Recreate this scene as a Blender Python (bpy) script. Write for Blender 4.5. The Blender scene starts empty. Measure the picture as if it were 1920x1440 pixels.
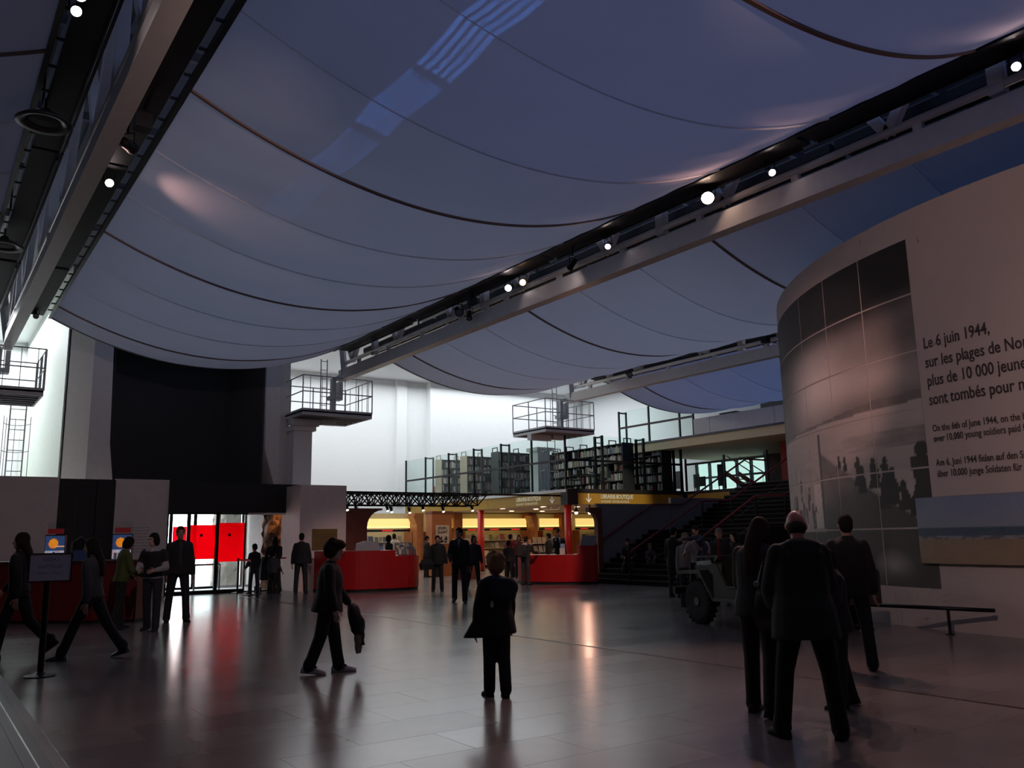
import bpy, bmesh, math, random
from mathutils import Vector, Matrix
random.seed(7)
SC = bpy.context.scene
COL = SC.collection
R = math.radians

# ------------------------------------------------------------------ camera
F_PX = 1602.7
YAW, PITCH, ROLL = R(34.8957), R(10.2306), R(-1.0167)
CAM_H = 1.45
def cam_axes():
    f0 = Vector((math.sin(YAW), math.cos(YAW), 0)); ri = Vector((math.cos(YAW), -math.sin(YAW), 0)); up0 = Vector((0, 0, 1))
    fw = f0*math.cos(PITCH) + up0*math.sin(PITCH); up = -f0*math.sin(PITCH) + up0*math.cos(PITCH)
    return ri*math.cos(ROLL) + up*math.sin(ROLL), -ri*math.sin(ROLL) + up*math.cos(ROLL), fw
AX = cam_axes()
cd = bpy.data.cameras.new('camera'); cam = bpy.data.objects.new('camera', cd); COL.objects.link(cam)
cd.sensor_fit = 'HORIZONTAL'; cd.sensor_width = 36.0; cd.lens = F_PX*36/1920; cd.clip_end = 300; cd.clip_start = 0.05
cam.matrix_world = Matrix(((AX[0].x, AX[1].x, -AX[2].x, 0), (AX[0].y, AX[1].y, -AX[2].y, 0), (AX[0].z, AX[1].z, -AX[2].z, CAM_H), (0, 0, 0, 1)))
SC.camera = cam
def proj(p):
    v = Vector(p) - Vector((0, 0, CAM_H)); d = v.dot(AX[2])
    if d < 0.1: return None
    return 960 + F_PX*v.dot(AX[0])/d, 720 - F_PX*v.dot(AX[1])/d, d

# ------------------------------------------------------------------ world, view
SC.view_settings.view_transform = 'Standard'; SC.view_settings.look = 'None'
SC.view_settings.gamma = 1.0; SC.view_settings.use_curve_mapping = False
SC.view_settings.exposure = 0.0
SC.cycles.use_denoising = True
SC.cycles.max_bounces = 7; SC.cycles.diffuse_bounces = 3; SC.cycles.glossy_bounces = 3; SC.cycles.use_adaptive_sampling = True; SC.cycles.adaptive_threshold = 0.06; SC.cycles.adaptive_min_samples = 20
SC.cycles.transparent_max_bounces = 16; SC.cycles.sample_clamp_indirect = 6.0
W = bpy.data.worlds.new('overcast_sky'); SC.world = W; W.use_nodes = True
bg = W.node_tree.nodes['Background']; bg.inputs[0].default_value = (0.93, 0.96, 1.0, 1); bg.inputs[1].default_value = 14.0

# ------------------------------------------------------------------ large lights: the skylights of the hall
def area(name, loc, sx, sy, power, col, rot=(0, 0, 0), spread=180):
    l = bpy.data.lights.new(name, 'AREA'); l.shape = 'RECTANGLE'; l.size = sx; l.size_y = sy
    l.energy = power; l.color = col; l.spread = R(spread)
    o = bpy.data.objects.new(name, l); COL.objects.link(o); o.location = loc; o.rotation_euler = rot
    return o
# glazed roof over the end of the hall (behind the truss ends)
area('skylight_end_zone_left', (-2.2, 36.8, 9.7), 12, 7.5, 1700, (0.93, 0.97, 1.0))
area('skylight_end_zone_right', (21.5, 36.8, 9.7), 21, 7.0, 1250, (0.93, 0.97, 1.0))
# blue daylight over each fabric sail: paler towards the bright end, deeper blue towards the viewer
for xc, yc, ly, pw, col in ((-3.2, 10, 28, 75, (0.40, 0.53, 1.0)), (6.6, 17.5, 15, 125, (0.54, 0.65, 1.0)), (6.6, 2.0, 15, 115, (0.29, 0.42, 1.0)),
                            (16.4, 18.0, 14, 140, (0.56, 0.66, 1.0)), (16.4, 4.0, 13, 34, (0.16, 0.33, 1.0)), (26.2, 18.0, 14, 150, (0.20, 0.38, 1.0)), (26.2, 4.0, 13, 60, (0.16, 0.33, 1.0))):
    area('skylight_over_sail', (xc, yc, 9.2), 7.6, ly, pw, col)

# ------------------------------------------------------------------ materials
MATS = {}
def M(name, col, rough=0.6, metal=0.0, emit=0.0, ecol=None, noise=0.12, scale=6.0, bump=0.0, spec=0.5, bscale=None, coat=0.0):
    if name in MATS: return MATS[name]
    m = bpy.data.materials.new(name); m.use_nodes = True; nt = m.node_tree; N = nt.nodes; L = nt.links
    b = N['Principled BSDF']; b.inputs['Roughness'].default_value = rough; b.inputs['Metallic'].default_value = metal
    b.inputs['Specular IOR Level'].default_value = spec; b.inputs['Coat Weight'].default_value = coat
    tc = N.new('ShaderNodeTexCoord'); nz = N.new('ShaderNodeTexNoise'); nz.inputs['Scale'].default_value = scale; nz.inputs['Detail'].default_value = 4
    L.new(tc.outputs['Object'], nz.inputs['Vector'])
    mx = N.new('ShaderNodeMix'); mx.data_type = 'RGBA'
    a = [max(0, c*(1-noise)) for c in col]; c2 = [min(1, c*(1+noise)) for c in col]
    mx.inputs[6].default_value = (*a, 1); mx.inputs[7].default_value = (*c2, 1)
    L.new(nz.outputs['Fac'], mx.inputs[0]); L.new(mx.outputs[2], b.inputs['Base Color'])
    if emit:
        b.inputs['Emission Color'].default_value = (*(ecol or col), 1); b.inputs['Emission Strength'].default_value = emit
    if bump:
        n2 = N.new('ShaderNodeTexNoise'); n2.inputs['Scale'].default_value = bscale or scale*8; L.new(tc.outputs['Object'], n2.inputs['Vector'])
        bp = N.new('ShaderNodeBump'); bp.inputs['Strength'].default_value = bump; L.new(n2.outputs['Fac'], bp.inputs['Height']); L.new(bp.outputs['Normal'], b.inputs['Normal'])
    MATS[name] = m
    return m
def glass(name, col, alpha_rough=0.0, tint=0.9, refl=0.12):
    if name in MATS: return MATS[name]
    m = bpy.data.materials.new(name); m.use_nodes = True; nt = m.node_tree; N = nt.nodes; L = nt.links
    N.remove(N['Principled BSDF']); out = N['Material Output']
    t = N.new('ShaderNodeBsdfTransparent'); t.inputs[0].default_value = (*col, 1)
    g = N.new('ShaderNodeBsdfGlossy'); g.inputs['Roughness'].default_value = 0.03; g.inputs[0].default_value = (0.9, 0.9, 0.9, 1)
    lw = N.new('ShaderNodeLayerWeight'); lw.inputs[0].default_value = refl; sc_ = N.new('ShaderNodeMath'); sc_.operation = 'MULTIPLY'; sc_.inputs[1].default_value = .4; L.new(lw.outputs['Fresnel'], sc_.inputs[0])
    x = N.new('ShaderNodeMixShader'); L.new(sc_.outputs[0], x.inputs[0]); L.new(t.outputs[0], x.inputs[1]); L.new(g.outputs[0], x.inputs[2])
    L.new(x.outputs[0], out.inputs[0]); MATS[name] = m
    return m
def fabric(name, col):
    m = bpy.data.materials.new(name); m.use_nodes = True; nt = m.node_tree; N = nt.nodes; L = nt.links
    N.remove(N['Principled BSDF']); out = N['Material Output']
    d = N.new('ShaderNodeBsdfDiffuse'); t = N.new('ShaderNodeBsdfTranslucent')
    tc = N.new('ShaderNodeTexCoord'); nz = N.new('ShaderNodeTexNoise'); nz.inputs['Scale'].default_value = 1.3; nz.inputs['Detail'].default_value = 5
    L.new(tc.outputs['Object'], nz.inputs['Vector'])
    mx = N.new('ShaderNodeMix'); mx.data_type = 'RGBA'; mx.inputs[6].default_value = (*[c*.92 for c in col], 1); mx.inputs[7].default_value = (*col, 1)
    L.new(nz.outputs['Fac'], mx.inputs[0]); L.new(mx.outputs[2], d.inputs[0]); L.new(mx.outputs[2], t.inputs[0])
    x = N.new('ShaderNodeMixShader'); x.inputs[0].default_value = 0.42
    L.new(d.outputs[0], x.inputs[1]); L.new(t.outputs[0], x.inputs[2]); L.new(x.outputs[0], out.inputs[0])
    MATS[name] = m
    return m
def film(name, col):            # coloured translucent film on glass
    m = bpy.data.materials.new(name); m.use_nodes = True; nt = m.node_tree; N = nt.nodes; L = nt.links
    N.remove(N['Principled BSDF']); out = N['Material Output']
    d = N.new('ShaderNodeBsdfTransparent'); t = N.new('ShaderNodeBsdfTranslucent'); d.inputs[0].default_value = (*col, 1); t.inputs[0].default_value = (*col, 1)
    x = N.new('ShaderNodeMixShader'); x.inputs[0].default_value = 0.45
    nz = N.new('ShaderNodeTexNoise'); nz.inputs['Scale'].default_value = 2; mr = N.new('ShaderNodeMapRange'); mr.inputs[3].default_value = .6; mr.inputs[4].default_value = .8
    L.new(nz.outputs['Fac'], mr.inputs[0]); L.new(mr.outputs[0], x.inputs[0])
    L.new(d.outputs[0], x.inputs[1]); L.new(t.outputs[0], x.inputs[2]); L.new(x.outputs[0], out.inputs[0]); MATS[name] = m
    return m
def vcol(name, rough=0.7):      # flat print held in a colour attribute
    m = bpy.data.materials.new(name); m.use_nodes = True; nt = m.node_tree; N = nt.nodes
    b = N['Principled BSDF']; b.inputs['Roughness'].default_value = rough
    a = N.new('ShaderNodeVertexColor'); a.layer_name = 'print'
    nz = N.new('ShaderNodeTexNoise'); nz.inputs['Scale'].default_value = 60
    mx = N.new('ShaderNodeMix'); mx.data_type = 'RGBA'; mx.blend_type = 'OVERLAY'; mx.inputs[0].default_value = 0.25
    nt.links.new(a.outputs[0], mx.inputs[6]); nt.links.new(nz.outputs['Color'], mx.inputs[7]); nt.links.new(mx.outputs[2], b.inputs['Base Color'])
    MATS[name] = m
    return m
def floor_mat():
    m = bpy.data.materials.new('polished_stone'); m.use_nodes = True; nt = m.node_tree; N = nt.nodes; L = nt.links
    b = N['Principled BSDF']
    geo = N.new('ShaderNodeNewGeometry'); oi = N.new('ShaderNodeObjectInfo'); tc = N.new('ShaderNodeTexCoord')
    add = N.new('ShaderNodeMath'); add.operation = 'ADD'; L.new(geo.outputs['Random Per Island'], add.inputs[0]); L.new(oi.outputs['Random'], add.inputs[1])
    fr = N.new('ShaderNodeMath'); fr.operation = 'FRACT'; L.new(add.outputs[0], fr.inputs[0])
    nz = N.new('ShaderNodeTexNoise'); nz.inputs['Scale'].default_value = 1.1; nz.inputs['Detail'].default_value = 8; L.new(geo.outputs['Position'], nz.inputs['Vector'])
    mx = N.new('ShaderNodeMix'); mx.data_type = 'RGBA'; mx.inputs[6].default_value = (0.215, 0.192, 0.186, 1); mx.inputs[7].default_value = (0.25, 0.225, 0.22, 1); L.new(fr.outputs[0], mx.inputs[0])
    m2 = N.new('ShaderNodeMix'); m2.data_type = 'RGBA'; m2.blend_type = 'MULTIPLY'; m2.inputs[0].default_value = 0.5; L.new(mx.outputs[2], m2.inputs[6]); L.new(nz.outputs['Fac'], m2.inputs[7])
    L.new(m2.outputs[2], b.inputs['Base Color'])
    mr = N.new('ShaderNodeMapRange'); mr.inputs[3].default_value = 0.19; mr.inputs[4].default_value = 0.225; L.new(fr.outputs[0], mr.inputs[0]); L.new(mr.outputs[0], b.inputs['Roughness'])
    b.inputs['Specular IOR Level'].default_value = 0.55
    n3 = N.new('ShaderNodeTexNoise'); n3.inputs['Scale'].default_value = 14; L.new(geo.outputs['Position'], n3.inputs['Vector'])
    bp = N.new('ShaderNodeBump'); bp.inputs['Strength'].default_value = 0.02; L.new(n3.outputs['Fac'], bp.inputs['Height']); L.new(bp.outputs['Normal'], b.inputs['Normal'])
    MATS['floor'] = m
    return m

# ------------------------------------------------------------------ mesh helpers
class MB:
    def __init__(s): s.v = []; s.f = []
    def box(s, x0, x1, y0, y1, z0, z1):
        n = len(s.v); s.v += [(x, y, z) for z in (z0, z1) for y in (y0, y1) for x in (x0, x1)]
        s.f += [tuple(n+i for i in q) for q in ((0, 2, 3, 1), (4, 5, 7, 6), (0, 1, 5, 4), (2, 6, 7, 3), (0, 4, 6, 2), (1, 3, 7, 5))]
        return s
    def bar(s, p0, p1, w, h=None, up=(0, 0, 1)):
        p0, p1 = Vector(p0), Vector(p1); h = h or w; d = (p1-p0).normalized(); u = Vector(up)
        if abs(d.dot(u)) > .98: u = Vector((0, 1, 0))
        a = d.cross(u).normalized()*w/2; b = a.cross(d).normalized()*h/2
        n = len(s.v)
        for p in (p0, p1): s.v += [tuple(p-a-b), tuple(p+a-b), tuple(p+a+b), tuple(p-a+b)]
        s.f += [tuple(n+i for i in q) for q in ((0, 3, 2, 1), (4, 5, 6, 7), (0, 1, 5, 4), (1, 2, 6, 5), (2, 3, 7, 6), (3, 0, 4, 7))]
        return s
    def rings(s, rs, cap=True):
        n0 = len(s.v); k = len(rs[0])
        for r in rs: s.v += [tuple(p) for p in r]
        for i in range(len(rs)-1):
            for j in range(k):
                a = n0+i*k+j; b = n0+i*k+(j+1) % k; s.f.append((a, b, b+k, a+k))
        if cap:
            s.f.append(tuple(n0+j for j in reversed(range(k)))); s.f.append(tuple(n0+(len(rs)-1)*k+j for j in range(k)))
        return s
    def tube(s, path, r, seg=8):
        P = [Vector(p) for p in path]; rs = []; rr = r if isinstance(r, (list, tuple)) else [r]*len(P)
        for i, p in enumerate(P):
            d = ((P[min(i+1, len(P)-1)]-P[max(i-1, 0)])).normalized(); u = Vector((0, 0, 1)) if abs(d.z) < .95 else Vector((0, 1, 0))
            a = d.cross(u).normalized(); b = a.cross(d)
            rs.append([p+a*(rr[i]*math.cos(t*2*math.pi/seg))-b*(rr[i]*math.sin(t*2*math.pi/seg)) for t in range(seg)])
        return s.rings([r_[::-1] for r_ in rs])
    def lathe(s, prof, c=(0, 0, 0), seg=20, mtx=None):
        rs = []
        for r, z in prof:
            ring = [Vector((r*math.cos(t*2*math.pi/seg), r*math.sin(t*2*math.pi/seg), z)) for t in range(seg)]
            rs.append([(mtx @ p if mtx else p)+Vector(c) for p in ring])
        return s.rings(rs)
    def prism(s, poly, lo, hi, ax='z'):
        def P(a, b, c): return {'z': (a, b, c), 'y': (a, c, b), 'x': (c, a, b)}[ax]
        n = len(s.v); k = len(poly)
        s.v += [P(a, b, lo) for a, b in poly] + [P(a, b, hi) for a, b in poly]
        s.f.append(tuple(n+i for i in range(k))); s.f.append(tuple(n+k+i for i in reversed(range(k))))
        for i in range(k):
            j = (i+1) % k; s.f.append((n+i, n+k+i, n+k+j, n+j))
        return s
    def ell(s, c, r, rot=None, seg=14, ns=8):
        c = Vector(c); rs = []
        for i in range(1, ns):
            t = math.pi*i/ns
            ring = [Vector((r[0]*math.sin(t)*math.cos(j*2*math.pi/seg), r[1]*math.sin(t)*math.sin(j*2*math.pi/seg), -r[2]*math.cos(t))) for j in range(seg)]
            rs.append([c+(rot @ p if rot else p) for p in ring])
        return s.rings(rs)
    def capsule(s, p0, p1, r0, r1, seg=12):
        p0, p1 = Vector(p0), Vector(p1); d = (p1-p0)
        if d.length < 1e-4: d = Vector((0, 0, 1e-3))
        dn = d.normalized(); u = Vector((0, 0, 1)) if abs(dn.z) < .9 else Vector((0, 1, 0)); a = dn.cross(u).normalized(); b = dn.cross(a)
        st = [(-.94*r0, .34*r0, p0), (-.7*r0, .71*r0, p0), (0, r0, p0), (0, r1, p1), (.7*r1, .71*r1, p1), (.94*r1, .34*r1, p1)]
        return s.rings([[q+dn*o+a*(rr*math.cos(t*2*math.pi/seg))+b*(rr*math.sin(t*2*math.pi/seg)) for t in range(seg)] for o, rr, q in st])
    def mesh(s, name, off=None):
        me = bpy.data.meshes.new(name)
        v = s.v if off is None else [(a-off[0], b-off[1], c-off[2]) for a, b, c in s.v]
        me.from_pydata(v, [], s.f); bm = bmesh.new(); bm.from_mesh(me); bmesh.ops.recalc_face_normals(bm, faces=bm.faces); bm.to_mesh(me); bm.free()
        return me
    def build(s, name, mat, parent=None, smooth=False, label=None, world=True):
        off = None
        if parent is not None and world:
            off = Vector((0, 0, 0)); p_ = parent
            while p_ is not None: off += p_.location; p_ = p_.parent
        me = s.mesh(name, off)
        return link(name, me, mat, parent, smooth, label)
def link(name, me, mat, parent=None, smooth=False, label=None):
    if mat is not None: me.materials.append(mat)
    if smooth: me.polygons.foreach_set('use_smooth', [True]*len(me.polygons))
    o = bpy.data.objects.new(name, me); COL.objects.link(o)
    if parent is not None: o.parent = parent
    if label: o['label'] = label
    return o
def tag(o, label, cat, group=None):
    o['label'] = label; o['category'] = cat
    if group: o['group'] = group
    return o
def thing(name, label, cat, loc=(0, 0, 0), rz=0, group=None):
    o = bpy.data.objects.new(name, None); COL.objects.link(o); o.location = loc; o.rotation_euler = (0, 0, rz); o.empty_display_size = .2
    return tag(o, label, cat, group)
def struct(o): o['kind'] = 'structure'; return o
def sroot(name, loc=(0, 0, 0)):
    o = bpy.data.objects.new(name, None); COL.objects.link(o); o.location = loc; o.empty_display_size = .2; o['kind'] = 'structure'
    return o
def dup(root, loc, rz=None, label=None, group=None):
    def cp(o, par):
        c = o.copy(); COL.objects.link(c); c.parent = par
        for ch in o.children: cp(ch, c)
        return c
    r = cp(root, None); r.location = loc
    if rz is not None: r.rotation_euler = (0, 0, rz)
    if label: r['label'] = label
    if group: r['group'] = group
    return r
def text_geo(txt, size, sx=1.0, align='LEFT', bold=0.0, extr=0.004, space=1.0):
    cu = bpy.data.curves.new('lettering', 'FONT'); cu.body = txt; cu.size = size; cu.align_x = align; cu.extrude = extr; cu.offset = bold; cu.space_character = space
    cu.resolution_u = 3
    ob = bpy.data.objects.new('lettering', cu); COL.objects.link(ob)
    me = bpy.data.meshes.new_from_object(ob.evaluated_get(bpy.context.evaluated_depsgraph_get()))
    bpy.data.objects.remove(ob); bpy.data.curves.remove(cu)
    for v in me.vertices: v.co.x *= sx
    return me
def map_mesh(me, fn):
    for v in me.vertices: v.co = fn(v.co)
    return me
# remesh queue: closed shapes fused into one continuous surface, all evaluated in a single pass at the end
REMESH = []
def fuse(mb, name, mat, parent, voxel, smooth=4, extra=None, label=None):
    me = mb.mesh(name); o = link(name, me, mat, parent, True, label)
    r = o.modifiers.new('r', 'REMESH'); r.mode = 'VOXEL'; r.voxel_size = voxel; r.use_smooth_shade = True
    s = o.modifiers.new('s', 'SMOOTH'); s.factor = .5; s.iterations = smooth
    REMESH.append((o, extra)); return o
def run_remesh():
    bpy.context.view_layer.update(); dg = bpy.context.evaluated_depsgraph_get()
    new = [(o, bpy.data.meshes.new_from_object(o.evaluated_get(dg)), ex) for o, ex in REMESH]
    for o, me, ex in new:
        mat = o.data.materials[0]; o.modifiers.clear()
        if ex is not None:
            bm = bmesh.new(); bm.from_mesh(me); em = ex.mesh('x'); bm.from_mesh(em); bpy.data.meshes.remove(em)
            bm.to_mesh(me); bm.free()
        me.materials.clear(); me.materials.append(mat); me.polygons.foreach_set('use_smooth', [True]*len(me.polygons)); me.polygons.foreach_set('material_index', [0]*len(me.polygons))
        o.data = me

WHITE = M('white_paint', (0.82, 0.84, 0.85), .75, noise=.03)
STONE = M('pinkish_limestone', (0.74, 0.64, 0.60), .8, noise=.12, scale=4, bump=.05)
PIER = M('pier_plaster', (0.74, 0.70, 0.68), .85, noise=.08)
BLACK = M('black_cladding', (0.007, 0.007, 0.008), .6, noise=.2)
BLACKM = M('black_metal', (0.015, 0.015, 0.017), .4, .6, noise=.2)
DARKGREY = M('dark_grey_plaster', (0.05, 0.045, 0.045), .8)
BEAMP = M('grey_white_steel_paint', (0.86, 0.82, 0.78), .38, noise=.08)
STEELW = M('white_steel', (0.62, 0.64, 0.66), .4, .0, noise=.06)
GREYST = M('galvanised_grating', (0.35, 0.35, 0.37), .5, .3)
RED = M('red_lacquer', (0.42, 0.012, 0.014), .32, noise=.08)
DRED = M('red_rail_paint', (0.13, 0.008, 0.010), .5)
OCHRE = M('ochre_fascia', (0.38, 0.22, 0.024), .5, noise=.15, scale=2)
CREAM = M('cream_soffit', (0.75, 0.62, 0.40), .7, noise=.06)
WOOD = M('orange_wood_veneer', (0.40, 0.14, 0.045), .45, noise=.3, scale=3)
DWOOD = M('dark_wood_panel', (0.16, 0.045, 0.025), .5, noise=.25, scale=4)
CHROME = M('brushed_steel', (0.6, 0.6, 0.62), .25, 1.0, noise=.05)
SAIL = fabric('sail_cloth', (0.80, 0.80, 0.82))
STRAP = M('brown_webbing', (0.26, 0.17, 0.145), .8)
PALESEAM = M('pale_seam_tape', (0.62, 0.60, 0.58), .8)
GLASS = glass('clear_glass', (0.93, 0.97, 0.96))
GGLASS = glass('greenish_glass', (0.91, 0.965, 0.95))
FILM = film('red_film', (0.95, 0.02, 0.06))
FLOORM = floor_mat()
WGLASS = glass('green_tinted_window', (0.225, 0.26, 0.245))
# =================================================================== THE SETTING
# --- floor
fl = MB().box(-9.3, 33.8, -6.3, 41.3, -.3, -.003).build('floor', M('grout', (0.15, 0.135, 0.13), .5)); struct(fl)
TX, TY, G = 1.2, 0.6, 0.0010
cells = []
j = 0
y = -5.4
while y < 40:
    x = 1.0 - (j % 2)*.6
    while x < 33:
        x0 = max(x, 1.0); x1 = x+TX
        if x1-x0 > .1:
            c = ((x0+x1)/2, y+TY/2, 0); q = proj(c); area_px = 0
            if q and -60 < q[0] < 1980 and 900 < q[1] < 1470 and not (math.hypot(c[0]-21.71, c[1]-4.84) < 9.3) and not (c[0] > 9.5 and c[1] > 25 and c[0] < 11.1) and not (c[1] > 26.2 and c[0] < 10): area_px = F_PX**2/q[2]**3
            cells.append((area_px, x0, x1, y))
        x += TX
    y += TY; j += 1
cells.sort(key=lambda c: -c[0])
tile_me = {}
for a, x0, x1, y in cells[:300]:
    w = round(x1-x0, 2)
    if w not in tile_me:
        b = .0015; m = MB(); hw, hy = w/2-G, TY/2-G
        m.rings([[(-hw, -hy, -.02), (hw, -hy, -.02), (hw, hy, -.02), (-hw, hy, -.02)], [(-hw, -hy, -.0002), (hw, -hy, -.0002), (hw, hy, -.0002), (-hw, hy, -.0002)],
                 [(-hw+b, -hy+b, 0), (hw-b, -hy+b, 0), (hw-b, hy-b, 0), (-hw+b, hy-b, 0)]])
        me = m.mesh('floor_tile'); me.materials.append(FLOORM); tile_me[w] = me
    o = bpy.data.objects.new('floor_tile', tile_me[w]); COL.objects.link(o); o.location = ((x0+x1)/2, y+TY/2, 0); o.parent = fl
m = MB()
for a, x0, x1, y in cells[300:]: m.box(x0+G, x1-G, y+G, y+TY-G, -.02, 0)
o = m.build('floor_tiling', FLOORM, fl); o['kind'] = 'stuff'
tag(MB().box(7.62, 7.66, -5, 24.5, -.01, .003).build('floor_joint_strip', M('dull_brass', (0.06, 0.045, 0.035), .4, .7)), 'thin dark metal joint strip running across the stone floor', 'joint strip')
# --- raised glazed pit edge at the left
t = thing('display_pit_edge', 'dark raised platform with bright metal edging at the bottom left corner', 'platform', (0, 6, 0))
MB().box(-8.9, .74, -5, 18.5, 0, .03).build('platform_top', M('black_platform', (0.012, 0.012, 0.014), .5), t)
MB().box(.74, .90, -5, 18.5, 0, .035).build('stone_border', M('grey_edge', (0.05, 0.048, 0.05), .5), t)
MB().box(.81, .82, -5, 18.5, .035, .04).build('metal_strip', CHROME, t)
# --- outer shell
DK = M('rear_wall_paint', (0.10, 0.095, 0.10), .8)
struct(MB().box(-9.3, -9, -6.3, 41.3, 0, 10).build('wall_left', DK))
struct(MB().box(-9, 33.5, -6.3, -6, 0, 10).build('wall_rear', DK))
wb = sroot('wall_back', (0, 41.15, 0))
MB().box(-9, 4.9, 41, 41.3, 0, 10).build('wall_panel', WHITE, wb)
MB().box(10.6, 22.8, 41, 41.3, 0, 10).build('wall_panel', WHITE, wb)
MB().box(22.8, 33.5, 40.55, 41.3, 0, 10).build('wall_panel', WHITE, wb)
MB().box(20.9, 21.5, 40.8, 41, 3.4, 10).build('pilaster', WHITE, wb)
wr = sroot('wall_right', (33.65, 18, 0))
for y0, y1, z0, z1 in ((-6.3, 26.9, 0, 10), (31.4, 41.3, 0, 10), (26.9, 31.4, 0, 3.55), (26.9, 31.4, 5.15, 10)):
    MB().box(33.5, 33.8, y0, y1, z0, z1).build('wall_panel', WHITE if y0 > 26 else DK, wr)
for k, (x0, x1) in enumerate(((4.9, 5.2), (10.3, 10.6))):
    struct(MB().box(x0, x1, 29.2, 41, 0, 10).build('wall_notch', WHITE))
ce = sroot('ceiling', (12, 12, 10))
DECK = M('corrugated_roof_deck', (0.16, 0.17, 0.19), .6)
MB().box(-9.3, 33.8, -6.3, 29.2, 10, 10.2).build('roof_deck', DECK, ce)
MB().box(-9.3, 5.2, 29.2, 41.3, 10, 10.2).build('roof_deck', WHITE, ce)
MB().box(10.3, 33.8, 29.2, 41.3, 10, 10.2).build('roof_deck', WHITE, ce)
m = MB()
for i in range(90): m.box(-9+i*.47, -9+i*.47+.2, -6, 26, 9.94, 10)
o = m.build('deck_rib', DECK, ce); o['kind'] = 'stuff'
# --- windows at the far right of the upper floor
wi = sroot('window_1', (33.65, 29, 3.55))
FR = M('dark_window_frame', (0.03, 0.035, 0.05), .4, .5)
for y0 in (26.9, 27.8, 28.7, 29.6, 30.5):
    for z0, z1 in ((3.55, 4.35), (4.35, 5.15)):
        MB().box(33.62, 33.65, y0+.05, y0+.85, z0+.05, z1-.05).build('pane', WGLASS, wi)
for y0 in (26.9, 27.8, 28.7, 29.6, 30.5, 31.4): MB().box(33.55, 33.7, y0-.05, y0+.05, 3.55, 5.15).build('mullion', FR, wi)
for z0 in (3.55, 4.35, 5.15): MB().box(33.56, 33.69, 26.9, 31.4, z0-.05, z0+.05).build('transom', FR, wi)
# --- entrance wall (low wall with the doors)
we = sroot('wall_entrance', (5, 26.45, 0))
MB().box(-9, 3.22, 26.3, 26.6, 0, 3.31).build('stone_panel', STONE, we)
for i, (x0, x1) in enumerate(((3.22, 3.68), (3.70, 4.16), (4.18, 4.65))): MB().box(x0, x1, 26.36, 26.6, 0, 3.28).build('dark_panel', BLACK, we)
sp = MB().box(4.65, 6.08, 26.27, 26.6, 0, 3.30).build('stone_panel', STONE, we)
m = MB(); random.seed(3)
for k in range(9):
    z = 1.92-k*.085; hw = random.uniform(.22, .46); x = 5.32-hw
    while x < 5.32+hw:
        w = random.uniform(.03, .1); m.box(x, min(x+w, 5.32+hw), 26.264, 26.27, z, z+.028); x += w+.022
o = m.build('engraved_text', M('engraved_dark', (0.46, 0.38, 0.36), .8), sp); o['kind'] = 'stuff'
MB().box(6.08, 9.96, 26.2, 26.6, 2.36, 3.24).build('black_lintel', BLACK, we)
bl = struct(MB().box(9.58, 11.07, 25, 26.6, 0, 3.16).build('wall_block', STONE))
struct(MB().box(11.07, 11.4, 26.0, 26.6, 0, 2.55).build('wall_shop_side', DWOOD))
# --- vestibule behind the doors
vb = sroot('wall_vestibule', (8, 28, 0))
PALE = M('vestibule_white', (0.75, 0.74, 0.76), .6)
MB().box(5.7, 6.0, 26.6, 29.2, 0, 3.1).build('side_panel', PALE, vb)
MB().box(10.0, 10.3, 26.6, 29.2, 0, 3.1).build('side_panel', PALE, vb)
MB().box(5.7, 10.3, 26.6, 29.2, 2.75, 3.1).build('soffit', BLACK, vb)
MB().box(5.2, 10.3, 26.6, 41, -.02, 0.001).build('vestibule_paving', M('pale_paving', (0.55, 0.54, 0.55), .35), vb)
gd = MB().box(-10, 25, 41.3, 80, -.1, 0).build('courtyard_ground', M('courtyard_stone', (0.6, 0.58, 0.55), .8)); struct(gd)
# --- black portal niche above the entrance with its two piers
pt = sroot('wall_portal', (7, 29, 3.1))
MB().box(4.5, 10.3, 29.0, 29.2, 3.1, 10).build('niche_back', BLACK, pt)
MB().box(4.4, 10.2, 27.4, 29.2, 3.05, 3.12).build('niche_floor', BLACK, pt)
MB().box(4.4, 10.4, 26.6, 29.2, 7.9, 8.0).build('niche_top', BLACK, pt)
def pier(xo, prof, side, name):
    m = MB(); rs = []
    for z, xi in prof:
        if side < 0: rs.append([(xo-.16, 28.3, z), (xo+.37, 27.5, z), (xi, 27.5, z), (xi, 29.0, z), (xo-.16, 29.0, z)])
        else: rs.append([(xi, 27.5, z), (xo-.42, 27.5, z), (xo, 27.75, z), (xo, 29.0, z), (xi-.35, 29.0, z)])
    return m.rings(rs).build(name, PIER, pt)
pier(3.66, ((0, 4.80), (3.3, 4.76), (4.42, 4.62), (10, 4.50)), -1, 'pier')
pier(10.17, ((0, 9.66), (3.3, 9.62), (4.41, 9.29), (10, 9.22)), 1, 'pier')
MB().box(4.62, 4.66, 27.6, 29.0, 3.1, 10).build('niche_side', BLACK, pt)
MB().prism([(9.24, 27.56), (9.18, 27.56), (8.5, 29.0), (8.6, 29.0)], 3.1, 10).build('niche_side', DARKGREY, pt)
MB().prism([(3.42, 28.4), (3.46, 28.4), (3.46, 40.9), (3.42, 40.9)], 3.1, 10).build('side_return', M('pale_green_edge', (0.6, 0.68, 0.6), .5), pt)
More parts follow.
